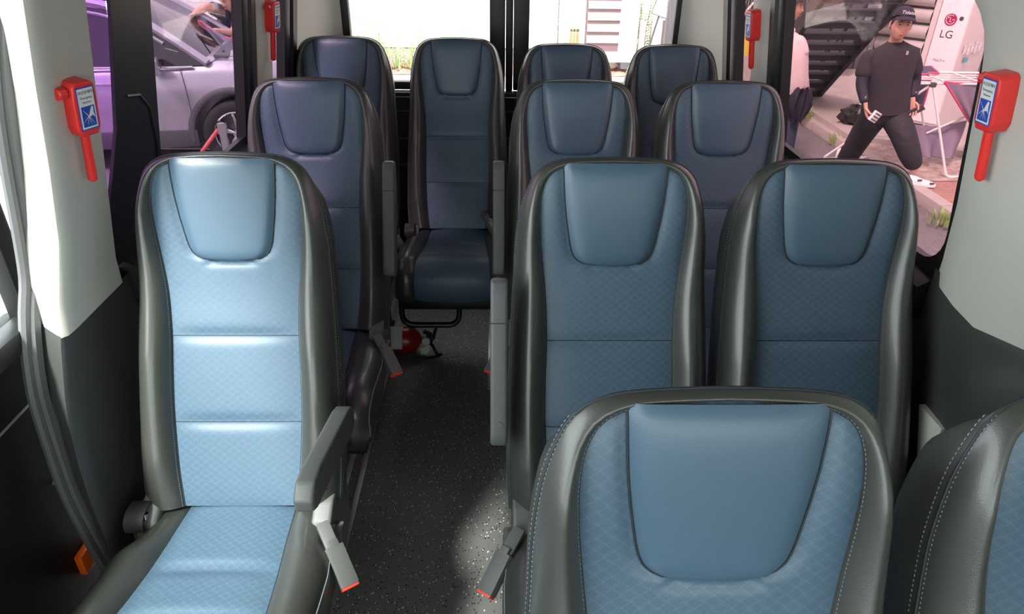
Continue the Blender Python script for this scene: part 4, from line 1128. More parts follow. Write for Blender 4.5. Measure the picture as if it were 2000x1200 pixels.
# belt barrier post in front of the car
p = at(449, 330, z=G); pt = at(449, 238, y=p.y)
bp = thing('barrier_post', 'chrome queue barrier post with a pink red belt, standing before the car wheel', 'barrier post', (p.x, p.y, G))
hz = pt.z-G
MB().cyl((0, 0, 0), (0, 0, .012), .16, 32).build('base', M['clad'], bp)
MB().tube([(0, 0, .01), (0, 0, hz-.12)], .042, 20).build('post', M['chrome'], bp)
b = MB(); b.tube([(0, 0, hz-.12), (0, 0, hz-.118), (0, 0, hz-.005), (0, 0, hz)], [.042, .055, .055, .050], 20); b.build('cassette', M['chrome'], bp)
q = at(392, 300, y=p.y-.1)-Vector((p.x, p.y, G)); b = MB(); a_ = Vector((-.02, -.03, hz-.06)); b.add([a_+Vector((0, 0, .028)), a_-Vector((0, 0, .028)), q-Vector((0, 0, .028)), q+Vector((0, 0, .028))], [(0, 1, 2, 3)])
o = b.build('belt', new_mat('pinkish_red_belt', (.70, .13, .14), .6), bp); o.modifiers.new('t', 'SOLIDIFY').thickness = .003
p2 = at(340, 322, z=G)

# ------------------------------------------------------------------ people
def frame(fwd, up=(0, 0, 1)):
    """matrix whose -Y looks along fwd, Z along up"""
    f = Vector(fwd).normalized(); y = -f; u = Vector(up); x = y.cross(u).normalized(); z = x.cross(y).normalized()
    return Matrix((x, y, z)).transposed()
def head_geo(c, R_, s=1.0):
    vs, fs = [], []; n, m = 22, 28
    for i in range(n+1):
        a = pi*i/n; z = math.cos(a); r = math.sin(a)**.82
        for k in range(m):
            th = 2*pi*k/m; x = math.cos(th)*r; y = math.sin(th)*r       # y<0 is the face
            lo_ = max(0, -z); wx = .074*(1-.30*lo_**1.3); 
            yy = .094*(1-.12*lo_) if y > 0 else .090*(1-.02*lo_)
            P = Vector((x*wx, y*yy-.012*lo_*(1 if y < 0 else .2), z*.118))
            if y > 0 and z < -.3: P.y *= .72
            if y < 0:
                fx = abs(P.x)
                P.y -= .020*math.exp(-(fx/.010)**2)*math.exp(-((P.z+.022)/.016)**2)     # nose tip
                P.y -= .010*math.exp(-(fx/.009)**2)*math.exp(-((P.z-.004)/.024)**2)     # bridge
                P.y += .009*math.exp(-((fx-.030)/.014)**2)*math.exp(-((P.z-.010)/.013)**2)   # sockets
                P.y -= .005*math.exp(-((fx-.02)/.03)**2)*math.exp(-((P.z-.032)/.010)**2)     # brow
                P.y -= .007*math.exp(-(fx/.022)**2)*math.exp(-((P.z+.060)/.010)**2)     # lips
                P.y -= .006*math.exp(-(fx/.022)**2)*math.exp(-((P.z+.098)/.014)**2)     # chin
                P.y -= .004*math.exp(-((fx-.042)/.018)**2)*math.exp(-((P.z+.025)/.02)**2)    # cheeks
            vs.append(P)
    fs = [(i*m+k, i*m+(k+1) % m, (i+1)*m+(k+1) % m, (i+1)*m+k) for i in range(n) for k in range(m)]
    b = MB().add(vs, fs)
    for sx_ in (-1, 1):
        b.ball((sx_*.076, .012, -.008), (.010, .018, .032), 12, 8)
    b.v = [R_ @ (Vector(p)*s)+Vector(c) for p in b.v]; return b
def face_parts(c, R_, s, body):
    T = lambda p: R_ @ (Vector(p)*s)+Vector(c)
    def mk(b, n, m): b.v = [T(p) for p in b.v]; return b.build(n, m, body)
    for sx_ in (-1, 1):
        b = MB(); b.ball((sx_*.030, -.0775, .008), (.0125, .006, .0045), 12, 6); e = mk(b, 'eye', M['label_white'])
        b = MB(); b.ball((sx_*.030, -.0825, .008), (.0052, .003, .0044), 10, 6); mk(b, 'iris', M['hair']).parent = e
        b = MB(); b.tube([(sx_*.015, -.090, .027), (sx_*.030, -.0895, .031), (sx_*.048, -.078, .026)], .0032, 6); mk(b, 'eyebrow', M['hair'])
        b = MB(); b.tube([(sx_*.018, -.083, .011), (sx_*.030, -.0845, .0135), (sx_*.043, -.0775, .010)], .0016, 6); mk(b, 'eyelid', M['hair'])
    b = MB(); b.ball((0, -.0975, -.061), (.021, .005, .0055), 12, 6); mk(b, 'mouth', M['lips'])
M['lips'] = new_mat('lips', (.42, .14, .12), .5)
def hand_geo(wrist, d, nrm_, curl, side, s=1.0, spread=.10):
    """d: direction of the knuckles from the wrist, nrm_: out of the palm; side +1: thumb towards d x nrm_"""
    d = Vector(d).normalized(); n = Vector(nrm_); n = (n-d*n.dot(d)).normalized(); t = d.cross(n)*side; W_ = Vector(wrist); b = MB()
    v, f = skin_mesh([W_-d*.03*s, W_+d*.02*s, W_+d*.055*s, W_+d*.088*s], [(0, 1), (1, 2), (2, 3)], [(.026*s, .020*s)]*1+[(.030*s, .016*s), (.038*s, .015*s), (.036*s, .012*s)], 1); 
    # the skin's cross-section orientation is not controlled, so the palm is a shaped slab instead
    rows = []
    for q, hw_, ht in ((-.035, .024, .018), (0, .025, .018), (.03, .034, .016), (.06, .041, .014), (.085, .041, .012), (.095, .036, .008)):
        rows.append([W_+d*q*s+t*math.cos(2*pi*k/12)*hw_*s+n*math.sin(2*pi*k/12)*ht*s for k in range(13)])
    b.grid(rows)
    for k, (o_, L) in enumerate(((.031, .072), (.011, .082), (-.010, .076), (-.030, .060))):
        base = W_+d*.082*s+t*o_*s; dr = (d+t*(o_/.03)*spread).normalized(); pts = [base-dr*.012*s, base]; a = 0
        for seg, fr in enumerate((.45, .32, .23)):
            a += curl*(.9 if seg else .7)*(1+.08*k); pts.append(pts[-1]+(dr*math.cos(a)+n*math.sin(a))*L*fr*s)
        v, f = skin_mesh(pts, [(i, i+1) for i in range(len(pts)-1)], [.0095*s, .0095*s, .009*s, .0082*s, .0068*s], 1); b.add(v, f)
    base = W_+d*.018*s+t*.026*s; d1 = (d*.62+t*.62+n*.35).normalized(); d2 = (d*.85+t*.1+n*.6).normalized()
    pts = [base-d1*.01*s, base+d1*.020*s, base+d1*.045*s, base+d1*.045*s+d2*.030*s, base+d1*.045*s+d2*.050*s]
    v, f = skin_mesh(pts, [(i, i+1) for i in range(4)], [.013*s, .013*s, .0105*s, .0095*s, .0075*s], 1); b.add(v, f)
    return b
def limb(b, pts, rad, sub=2):
    v, f = skin_mesh(pts, [(i, i+1) for i in range(len(pts)-1)], rad, sub); b.add(v, f)
def wmesh(b, name, mat, root, angle=70):
    """world-space mesh hung under a root"""
    L = Vector(root.location); b.v = [Vector(p)-L for p in b.v]; return b.build(name, mat, root, angle=angle)
def hair_shell(c, R_, s, name, body, low=-.2, back=True, thick=.012, fringe=.045, side_low=-.02, mat=None):
    rows = []; n, m = 18, 32
    for i in range(n+1):
        row = []
        for k in range(m+1):
            th = 2*pi*k/m; yk = math.sin(th)
            zl = fringe if yk < -.55 else (side_low if yk < .1 else low)      # hairline height per direction
            if -.55 <= yk < -.25: zl = fringe+(side_low-fringe)*(yk+.55)/.30
            a_end = math.acos(max(-1, min(1, zl/.118))); a = a_end*i/n
            r = math.sin(a)**.82; z = math.cos(a); lo_ = max(0, -z)
            jit = 1+.03*math.sin(k*5.1)*math.sin(i*1.7)
            P = Vector((math.cos(th)*r*(.074+thick)*jit*(1-.15*lo_), yk*r*(.093+thick)*jit, z*(.118+thick)))
            row.append(R_ @ (P*s)+Vector(c))
        rows.append(row)
    return MB().grid(rows), mat or M['hair']
def torso_geo(secs):
    """secs: (centre, right vector, half width, half depth); superellipse loft"""
    rows = []
    for i, (c, rv, hw_, hd, *tl) in enumerate(secs):
        c = Vector(c); rv = Vector(rv).normalized(); nx_ = Vector(secs[min(i+1, len(secs)-1)][0])-Vector(secs[max(i-1, 0)][0]); dv = rv.cross(nx_).normalized(); row = []
        for k in range(29):
            a = 2*pi*k/28; cx, sy = math.cos(a), math.sin(a)
            row.append(c+rv*hw_*math.copysign(abs(cx)**.8, cx)+dv*hd*math.copysign(abs(sy)**.8, sy))
        rows.append(row)
    return MB().grid(rows)

# --- man in black with the cap, striding towards the lower right
YM = 6.75
gz = G+.10
W = lambda px, py, dy=0: at(px, py, y=YM+dy)
man = thing('person', 'man in a dark cap, black t-shirt and black trousers striding past the stairs', 'person', (W(1740, 300).x, YM, gz))
neck, chest, waist, hip = W(1750, 82), W(1738, 122), W(1732, 174), W(1730, 212)
shL, shR = W(1695, 104, .02), W(1784, 96, .0)
elL, wrL = W(1682, 165, -.05), W(1689, 203, -.16)
elR, wrR = W(1787, 158, .05), W(1782, 193, -.08)
hipL, hipR = W(1709, 222), W(1746, 220, -.02)
knL, knR = W(1678, 272, .25), W(1768, 272, -.22)
anL, anR = W(1640, 332, .55), Vector((W(1786, 338, -.30).x, YM-.32, gz+.11))
rv = (shR-shL).normalized()
hc = W(1760, 48, -.06); fw2 = Vector((-.26, -1, -.02)); HR_ = frame(fw2, (.06, 0, 1)); hs_ = 1.14
skin = head_geo(hc, HR_, hs_)
limb(skin, [chest+Vector((0, 0, .05)), neck+Vector((0, .01, .0)), hc+Vector((0, .025, -.08)), hc+Vector((0, .02, -.02))], [.09, .062, .058, .05])
for sh, el, wr in ((shL, elL, wrL), (shR, elR, wrR)): limb(skin, [chest, sh+Vector((0, 0, -.02)), el, wr], [.07, .045, .042, .030])
for h, k, a in ((hipL, knL, anL), (hipR, knR, anR)): limb(skin, [hip, h, k, a], [.11, .08, .055, .04])
limb(skin, [neck, chest, waist, hip], [.06, .13, .12, .12])
hd1 = hand_geo(wrL+Vector((.01, -.01, -.02)), (.25, -.25, -1), (.9, -.4, .2), .55, 1, 1.05); skin.add(hd1.v, hd1.f)
hd2 = hand_geo(wrR+Vector((.0, -.01, -.02)), (.15, -.3, -1), (-.6, -.6, 0), .6, -1, 1.05); skin.add(hd2.v, hd2.f)
body = wmesh(skin, 'body', M['skin'], man)
face_parts(hc-Vector(man.location), HR_, hs_, body)
def hb_(c, R_, s, name, root, **kw):
    b, m_ = hair_shell(c, R_, s, name, None, **kw); return wmesh(b, name, m_, root)
hb_(hc, HR_, hs_, 'hair', man, low=-.045, side_low=-.005, thick=.006)
M['black_cotton'] = new_mat('black_cotton', (.032, .028, .034), .85, bump=('noise', 25, .35, .01)); M['sleeve'] = new_mat('navy_sleeve', (.016, .015, .028), .7, bump=('noise', 40, .3, .006)); M['trousers'] = new_mat('black_trousers', (.020, .019, .026), .7, bump=('noise', 14, .6, .02))
up = (neck-hip).normalized()
tee = torso_geo([(neck+up*.005, rv, .068, .062), (neck-up*.03, rv, .13, .085), (neck-up*.075, rv, .225, .115), (chest, rv, .235, .135), (chest.lerp(waist, .5), rv, .215, .14), (waist, rv, .205, .14), (hip.lerp(waist, .3), rv, .215, .15), (hip-up*.03, rv, .222, .155), (hip-up*.03, rv, .20, .14)])
for sh, el in ((shL, elL), (shR, elR)): limb(tee, [chest.lerp(sh, .6), sh+Vector((0, 0, -.02)), sh.lerp(el, .45), sh.lerp(el, .86)], [.09, .076, .076, .090])
T_ = wmesh(tee, 't_shirt', M['black_cotton'], man)
cap_c = hc+HR_ @ Vector((0, 0, .035))*hs_
b, m_ = hair_shell(hc, HR_, hs_, 'cap', None, low=.02, side_low=.040, fringe=.060, thick=.016); b.v = [Vector(p)+HR_ @ Vector((0, 0, .006)) for p in b.v]
M['cap'] = new_mat('dark_cap_cotton', (.030, .026, .042), .8); cap = wmesh(b, 'cap', M['cap'], man)
rows = []
for i in range(9):
    r_ = i/8; rows.append([hc+HR_ @ (Vector((math.sin(a)*(.078+.002*r_)*1.0, -.055-.045*math.cos(a)-.062*r_*math.cos(a)**.6, .066-.016*r_+.010*(1-abs(a)/1.5)*(1-r_*.3)-.012*(abs(a)/1.4)**2))*hs_) for a in [(-1.35+2.7*k/20) for k in range(21)]])
bb = MB().grid(rows); br = wmesh(bb, 'brim', M['cap'], man); br.modifiers.new('t', 'SOLIDIFY').thickness = .006; br.parent = cap
Lm = Matrix.Translation(-Vector(man.location)) @ Matrix.Translation(hc+HR_ @ (Vector((.0, -.100, .100))*hs_)) @ HR_.to_4x4() @ Matrix.Rotation(pi/2-.42, 4, 'X')
text_part('Titleist', 'lettering', M['label_white'], .042, Lm, cap, .002, shear=.25)
for sh, el, wr, nm in ((shL, elL, wrL, 1), (shR, elR, wrR, 2)):
    b = MB(); limb(b, [sh.lerp(el, .5), el, el.lerp(wr, .5), wr], [.062, .060, .050, .040]); s_ = wmesh(b, 'arm_sleeve', M['sleeve'], man)
    dv = (wr-el).normalized(); pz = el.lerp(wr, .62)+Vector((.0, -.052, 0))
    text_part('|||||', 'lettering', M['label_white'], .022, Matrix.Translation(pz-Vector(man.location)) @ frame((0, -1, 0), (1, 0, 0)).to_4x4() @ Matrix.Rotation(pi/2, 4, 'X'), s_, .0005)
text_part('8', 'lettering', M['label_white'], .05, Matrix.Translation(W(1772, 104, -.135)-Vector(man.location)) @ Matrix.Rotation(pi/2, 4, 'X'), T_, .001)
b = MB()
pel = torso_geo([(hip+up*.06, rv, .17, .125), (hip, rv, .19, .14), (hip-Vector((0, 0, .07)), rv, .18, .135), (hip-Vector((0, 0, .13)), rv, .09, .10)]); b.add(pel.v, pel.f)
limb(b, [hip.lerp(hipL, .7), hipL-Vector((0, 0, .03)), hipL.lerp(knL, .5), knL, knL.lerp(anL, .5), anL], [.14, .14, .135, .120, .112, .085])
limb(b, [hip.lerp(hipR, .7), hipR-Vector((0, 0, .03)), hipR.lerp(knR, .5), knR, knR.lerp(anR, .55), anR+Vector((0, 0, .03))], [.14, .14, .135, .122, .108, .070])
wmesh(b, 'trousers', M['trousers'], man)
def shoe(ank, toe_dir, ground, n='shoe'):
    t = Vector(toe_dir); t.z = 0; t.normalize(); s_ = t.cross(Vector((0, 0, 1))); rows = []
    for q, hw_, h in ((-.075, .020, .05), (-.07, .034, .085), (-.03, .038, .095), (.02, .040, .085), (.08, .046, .062), (.14, .048, .05), (.18, .038, .04), (.20, .015, .025)):
        c = Vector((ank.x, ank.y, ground))+t*q; rows.append([c+s_*hw_*x_+Vector((0, 0, h*z_)) for x_, z_ in ((-1, 0), (-1.02, .45), (-.7, .9), (0, 1), (.7, .9), (1.02, .45), (1, 0), (-1, 0))])
    return MB().grid(rows)
so_ = wmesh(shoe(anR, (.95, -.35, 0), gz), 'shoe', M['label_white'], man)
for k, q in enumerate(((.14, .04), (.03, .06))): b = MB().box(anR+Vector((q[0]*.95, -q[0]*.35-.045, -.11+q[1])), (.04, .01, .016)); h_ = wmesh(b, 'shoe_mark', M['ink'], man); h_.parent = so_
wmesh(shoe(anL, (.8, -.5, 0), gz), 'shoe', M['label_white'], man)
# things held: pack of cards / phone
p = wrL+Vector((.075, -.10, -.095)); tag(MB().box((0, 0, 0), (.085, .03, .10), bev=.006).build('card_pack', M['label_white']), 'small white and grey pack in the right hand of the man with the cap', 'pack')
o = bpy.data.objects['card_pack']; o.location = p; o.rotation_euler = (.2, .45, .3)
h_ = MB(); [h_.box((0, -.0155, z_), (.07, .002, .012)) for z_ in (-.03, 0, .03)]; h_.build('stripes', M['ink'], o)
p = wrR+Vector((.03, -.06, -.10)); o = MB().box((0, 0, 0), (.075, .012, .15), bev=.006).build('phone', M['ink']); o.location = p; o.rotation_euler = (.6, .7, .3); tag(o, 'dark phone in the left hand of the man with the cap', 'phone')

# --- grey haired person in a pale pink polo behind the window edge
YP = 7.2; WP = lambda px, py, dy=0: at(px, py, y=YP+dy)
per = thing('person', 'grey haired person in a pale pink polo shirt and jeans, carrying a navy jacket', 'person', (WP(1545, 200).x, YP, G))
hc = WP(1545, 12); HR_ = frame((.85, -.45, -.12)); hs_ = 1.12
neck, chest, waist, hip = WP(1536, 62), WP(1532, 92), WP(1534, 140), WP(1536, 172)
shA, shB = WP(1520, 82, .12), WP(1562, 80, -.10); elB, wrB = WP(1569, 122, -.12), WP(1565, 160, -.16); elA, wrA = WP(1512, 125, .15), WP(1515, 165, .12)
rv = Vector((.75, -.66, 0)).normalized()
skin = head_geo(hc, HR_, hs_)
limb(skin, [chest+Vector((0, 0, .05)), neck, hc+Vector((-.01, .01, -.08)), hc], [.08, .058, .054, .05])
limb(skin, [chest, shB, elB, wrB], [.07, .052, .045, .032]); limb(skin, [chest, shA, elA, wrA], [.07, .052, .045, .032])
limb(skin, [neck, chest, waist, hip], [.06, .10, .09, .08])
ft = [Vector((WP(1530, 200).x-.05, YP+.1, G+.09)), Vector((WP(1550, 200).x, YP-.12, G+.09))]
hp_ = [hip+Vector((-.08, .05, -.05)), hip+Vector((.06, -.06, -.05))]
for h, a in zip(hp_, ft): limb(skin, [hip, h, h.lerp(a, .5), a], [.1, .08, .055, .04])
for wr, sd_ in ((wrB, 1), (wrA, -1)): q = hand_geo(wr, (.0, -.15, -1), (-.6*sd_, -.5, 0), .6, sd_, 1.0); skin.add(q.v, q.f)
body = wmesh(skin, 'body', M['skin'], per); face_parts(hc-Vector(per.location), HR_, hs_, body)
M['grey_hair'] = new_mat('greying_brown_hair', (.07, .05, .05), .6, bump=('noise', 90, .8, .012)); M['polo'] = new_mat('pale_pink_polo', (.72, .58, .56), .85, bump=('noise', 22, .3, .01)); M['denim'] = new_mat('dark_denim', (.035, .045, .08), .85, bump=('noise', 60, .3, .004))
hb_(hc, HR_, hs_, 'hair', per, low=-.085, side_low=-.035, fringe=.040, thick=.018, mat=M['grey_hair'])
tee = torso_geo([(neck+Vector((0, 0, .01)), rv, .066, .06), (neck-Vector((0, 0, .03)), rv, .14, .09), (chest+Vector((0, 0, .02)), rv, .22, .13), (chest.lerp(waist, .4), rv, .225, .15), (waist, rv, .22, .15), (hip, rv, .225, .155), (hip-Vector((0, 0, .03)), rv, .22, .15)])
for sh, el in ((shA, elA), (shB, elB)): limb(tee, [chest.lerp(sh, .5), sh, sh.lerp(el, .45), sh.lerp(el, .75)], [.10, .085, .075, .078])
po = wmesh(tee, 'polo_shirt', M['polo'], per)
b = MB(); ring_ = [neck+Vector((.068*math.cos(a), .062*math.sin(a), .022-.02*math.sin(-a))) for a in [2*pi*k/24 for k in range(24)]]; b.tube(ring_, .014, 8, closed=True); c_ = wmesh(b, 'collar', M['polo'], per); c_.parent = po
b = MB(); tt = torso_geo([(hip+Vector((0, 0, .03)), rv, .17, .12), (hip-Vector((0, 0, .08)), rv, .18, .13), (hip-Vector((0, 0, .14)), rv, .09, .1)]); b.add(tt.v, tt.f)
for h, a in zip(hp_, ft): limb(b, [h+Vector((0, 0, .03)), h, h.lerp(a, .5), a+Vector((0, 0, .02))], [.10, .105, .085, .06])
wmesh(b, 'jeans', M['denim'], per)
for a in ft: wmesh(shoe(a, (.85, -.4, 0), G), 'shoe', M['label_white'], per)
b = MB(); jc = WP(1562, 205, -.22); rows = []
for i in range(15):
    v = i/14; rows.append([jc+Vector(((.05+.07*math.sin(pi*min(1, v*1.1))+.015*math.sin(k*1.9+i))*math.cos(2*pi*k/20), (.05+.02*math.sin(k*2.6))*math.sin(2*pi*k/20), .17-.34*v+.01*math.sin(k*2+i))) for k in range(20)]); rows[-1].append(rows[-1][0])
o = b.grid(rows).build('jacket', M['sleeve'], angle=50); tag(o, 'navy jacket bundled in the hand of the person in the pale pink polo', 'jacket')

# --- man wiping the windscreen of the silver car from its far side
YW = 9.30; WW = lambda px, py, dy=0: at(px, py, y=YW+dy)
wm = thing('person', 'man in a dark purple t-shirt leaning over the silver car, wiping its windscreen', 'person', (WW(470, 80).x, YW+.2, G))
hc = WW(447, -2, -.35); HR_ = frame((-.55, -.72, -.40)); hs_ = 1.08
neck, chest, waist, hip = WW(456, 22, -.15), WW(458, 42, -.05), WW(468, 85, .10), WW(474, 110, .2)
shA, shB = WW(430, 22, -.25), WW(480, 30, -.1); elA, wrA = WW(405, 12, -.5), WW(378, 28, -.8); elB, wrB = WW(452, 66, -.5), WW(415, 60, -.85)
rv = Vector((.95, .25, 0)).normalized()
skin = head_geo(hc, HR_, hs_); limb(skin, [chest, neck, hc+Vector((.02, .05, -.05)), hc], [.08, .06, .055, .05])
for sh, el, wr in ((shA, elA, wrA), (shB, elB, wrB)): limb(skin, [chest, sh, sh.lerp(el, .5), el, el.lerp(wr, .5), wr], [.08, .060, .055, .048, .046, .034])
limb(skin, [neck, chest, waist, hip], [.06, .12, .11, .12])
ft = [Vector((hip.x-.12, YW+.25, G+.09)), Vector((hip.x+.15, YW+.35, G+.09))]
for a, o_ in zip(ft, (-.09, .09)): limb(skin, [hip, hip+Vector((o_, 0, -.06)), (hip+Vector((o_, -.02, -.06))).lerp(a, .5), a], [.11, .09, .06, .04])
for wr, d_, sd_ in ((wrA, (-.8, -.3, -.45), 1), (wrB, (-.8, -.5, -.1), -1)): q = hand_geo(wr, d_, (.1, -.4, -.8), .45, sd_, 1.05); skin.add(q.v, q.f)
body = wmesh(skin, 'body', M['skin'], wm); face_parts(hc-Vector(wm.location), HR_, hs_, body)
hb_(hc, HR_, hs_, 'hair', wm, low=-.06, side_low=-.01, fringe=.050, thick=.012)
dn = (hip-neck).normalized()
tee = torso_geo([(neck-dn*.01, rv, .066, .06), (neck+dn*.04, rv, .14, .09), (chest, rv, .21, .12), (chest.lerp(waist, .5), rv, .205, .13), (waist, rv, .20, .13), (hip, rv, .21, .14), (hip+dn*.04, rv, .20, .13)])
for sh, el in ((shA, elA), (shB, elB)): limb(tee, [chest.lerp(sh, .5), sh, sh.lerp(el, .45), sh.lerp(el, .75)], [.11, .092, .085, .088])
ts = wmesh(tee, 't_shirt', M['cloth_dark'], wm)
b = MB(); q = WW(459, 52, -.22); b.tube([q+Vector((-.03, 0, .015)), q+Vector((-.022, 0, -.01)), q+Vector((.03, 0, .012))], [.004, .007, .002], 6); h_ = wmesh(b, 'tick_mark', M['label_white'], wm); h_.parent = ts
b = MB()
for a, o_ in zip(ft, (-.09, .09)): h_ = hip+Vector((o_, 0, -.02)); limb(b, [h_+Vector((0, 0, .05)), h_, h_.lerp(a, .5), a], [.12, .115, .09, .07])
wmesh(b, 'trousers', M['trousers'], wm)
for a in ft: wmesh(shoe(a, (-.3, -.95, 0), G), 'shoe', M['ink'], wm)
# the wiping cloth, twisted between the hands down the windscreen
pts = [wrA+Vector((-.08, -.03, -.04)), WW(392, 50, -.85), WW(420, 70, -.9), WW(448, 88, -.92), WW(468, 98, -.92)]
sp2 = spline(pts, 26); rows = []
for i, p in enumerate(sp2):
    v = i/25; t = (sp2[min(i+1, 25)]-sp2[max(i-1, 0)]).normalized(); a_ = t.cross(Vector((0, 1, 0))).normalized(); b_ = t.cross(a_); r_ = .02+.055*v
    rows.append([p+(a_*math.cos(2*pi*k/18)*r_+b_*math.sin(2*pi*k/18)*r_*.5)*(1+.25*math.sin(k*2.1+i*.35)) for k in range(18)]); rows[-1].append(rows[-1][0])
tw = MB().grid(rows).build('wiping_cloth', M['cloth'], angle=50); tag(tw, 'lilac and pink cloth twisted between the hands of the man wiping the windscreen', 'cloth')
for off in (0, 5, 11): b = MB(); b.tube([r[off] for r in rows], .010, 6); b.build('hem', M['hem'], tw)

# ------------------------------------------------------------------ behind the bus: fence, wall, plants, louvred units
YF = 12.4
struct(MB().box((-1.5, 9.9, G+.01), (8, 4.3, .02)).build('yard_concrete', new_mat('bright_concrete', (.62, .58, .56), .9)))
rough_slab(-9, 5.5, 11.95, 12.9, G+.03, .06, 'soil_strip', M['redsoil'])
struct(MB().box((-1, 14.8, 1.0), (22, .2, 3.2)).build('rear_wall', M['pale_wall']))
M['clad2'] = new_mat('grey_rail', (.25, .25, .25), .6)
def fence(x0, x1, y, z0, z1, posts, label, pm=None, step=.055, hz=.2):
    t = thing('mesh_fence', label, 'fence', ((x0+x1)/2, y, z0)); cx_ = (x0+x1)/2; b = MB(); x = x0
    while x <= x1: b.box((x-cx_, 0, (z1-z0)/2), (.005, .005, z1-z0)); x += step
    z = .05
    while z < z1-z0: b.box((0, -.005, z), (x1-x0, .006, .007)); z += hz
    b.build('wire_mesh', M['fence'], t, weld=False)
    MB().box((0, -.012, at(800, 43, y=y).z-z0), (x1-x0, .012, .018)).build('tie_rail', M['clad2'], t)
    for px_ in posts: MB().tube([(px_-cx_, -.02, 0), (px_-cx_, -.02, z1-z0+.05)], .035, 12).build('post', pm or M['fence'], t)
    return t
fx = at(776, 60, y=YF).x
M['green_post'] = new_mat('light_green_post', (.22, .62, .28), .5)
fence(-4.2, at(938, 60, y=YF).x, YF, G, G+2.0, [fx, -4.2, fx-2.4], 'white green wire fence behind the left rear window, weeds growing through it')
fence(-9.5, -4.25, YF, G, G+2.0, [at(318, 0, y=YF).x, at(548, 20, y=YF).x, -9.5], 'wire fence with light green posts behind the silver car', M['green_post'])
xm0, xm1 = at(1062, 40, y=YF).x, at(1138, 40, y=YF).x
fence(xm0, xm1, YF, G, G+2.0, [xm0], 'short white fence panel between the black centre post and the louvred unit')
xb0, xb1 = at(1238, 50, y=YF).x, at(1312, 50, y=YF).x
fence(xb0, xb1+.6, YF, G, G+1.5, [xb1+.6], 'fence panel with green leaves right of the louvred unit, seen in the right rear window')
# louvred unit
M['gap_pink'] = new_mat('dusty_pink_grille', (.14, .09, .10), .7)  # even dark pink base colour of the recess between louvres
p0, p1 = at(1136, 128, y=12.0), at(1240, 128, y=12.0)
t, f1, W_u, h, pnl = vrf_unit('tall white louvred outdoor unit filling the middle of the right rear window', p0.x, p1.x, 12.0, .6, p0.z+.05, 2.0, nfin=9, finx=(.02, .70), ratio=.66, recess=M['gap_pink'], finm=M['ac_white'])
p0, p1 = at(1283, 70, y=11.9), at(1340, 70, y=11.9)
t, f1, W_u, h, pnl = vrf_unit('lower white louvred unit at the right edge of the right rear window', p0.x, p1.x, 11.9, .5, G+.1, at(1290, 34, y=11.9).z-G-.1, nfin=8, finx=(.15, .85), ratio=.66, recess=M['gap_pink'], finm=M['ac_white'])
# pinkish cabinets behind the fence, brown box
p0, p1 = at(1070, 60, y=13.3), at(1112, 60, y=13.3); o = MB().box(((p0.x+p1.x)/2, 13.5, G+1.0), (p1.x-p0.x, .4, 2.0), bev=.02).build('cabinet', M['ac']); tag(o, 'pinkish cabinet behind the fence panel beside the black centre post', 'cabinet')
MB().box(((p0.x*2+p1.x)/3+.05, 13.29, G+1.0), (.01, .02, 1.9)).build('door_gap', M['ink'], o)
p0, p1 = at(1113, 70, y=13.0), at(1132, 70, y=13.0); o = MB().box(((p0.x+p1.x)/2, 13.1, at(1120, 72, y=13).z), (p1.x-p0.x, .3, .28), bev=.01).build('cardboard_box', new_mat('cardboard', (.5, .30, .18), .8)); tag(o, 'small brown box behind the fence left of the louvred unit', 'box')
MB().box(((p0.x+p1.x)/2, 12.94, at(1120, 58, y=13).z), (p1.x-p0.x, .02, .03)).build('slots', M['ink'], o)
# pipe, sign board
p = at(1252, 85, y=12.1); pt = at(1254, 42, y=12.1); o = MB().tube([(0, 0, 0), (0, 0, pt.z-G)], .055, 16).build('pipe', M['ac']); o.location = (p.x, 12.1, G); tag(o, 'pale pink upright pipe in front of the leafy fence panel', 'pipe')
sc_ = at(1296, 8, y=11.4); sg = thing('sign_board', 'tilted white board with grey edge at the top of the right rear window', 'sign', (sc_.x, 11.4, sc_.z)); sg.rotation_euler = (0, math.radians(18), 0)
MB().box((0, 0, 0), (.26, .02, .36), bev=.006).build('board', M['ink'], sg); MB().box((0, -.011, 0), (.235, .004, .335)).build('face', M['label_white'], sg)
b = MB(); b.tube([(.04+.03*math.cos(2*pi*k/20), -.015, .0+.03*math.sin(2*pi*k/20)) for k in range(20)], .003, 6, closed=True); b.tube([(-.06+.02*math.cos(2*pi*k/20), -.015, -.04+.02*math.sin(2*pi*k/20)) for k in range(20)], .003, 6, closed=True); b.build('rings', M['ink'], sg)
MB().tube([(0, .02, -.1), (.1, .02, sc_.z*0-(sc_.z-G))], .015, 8).build('pole', M['clad'], sg)
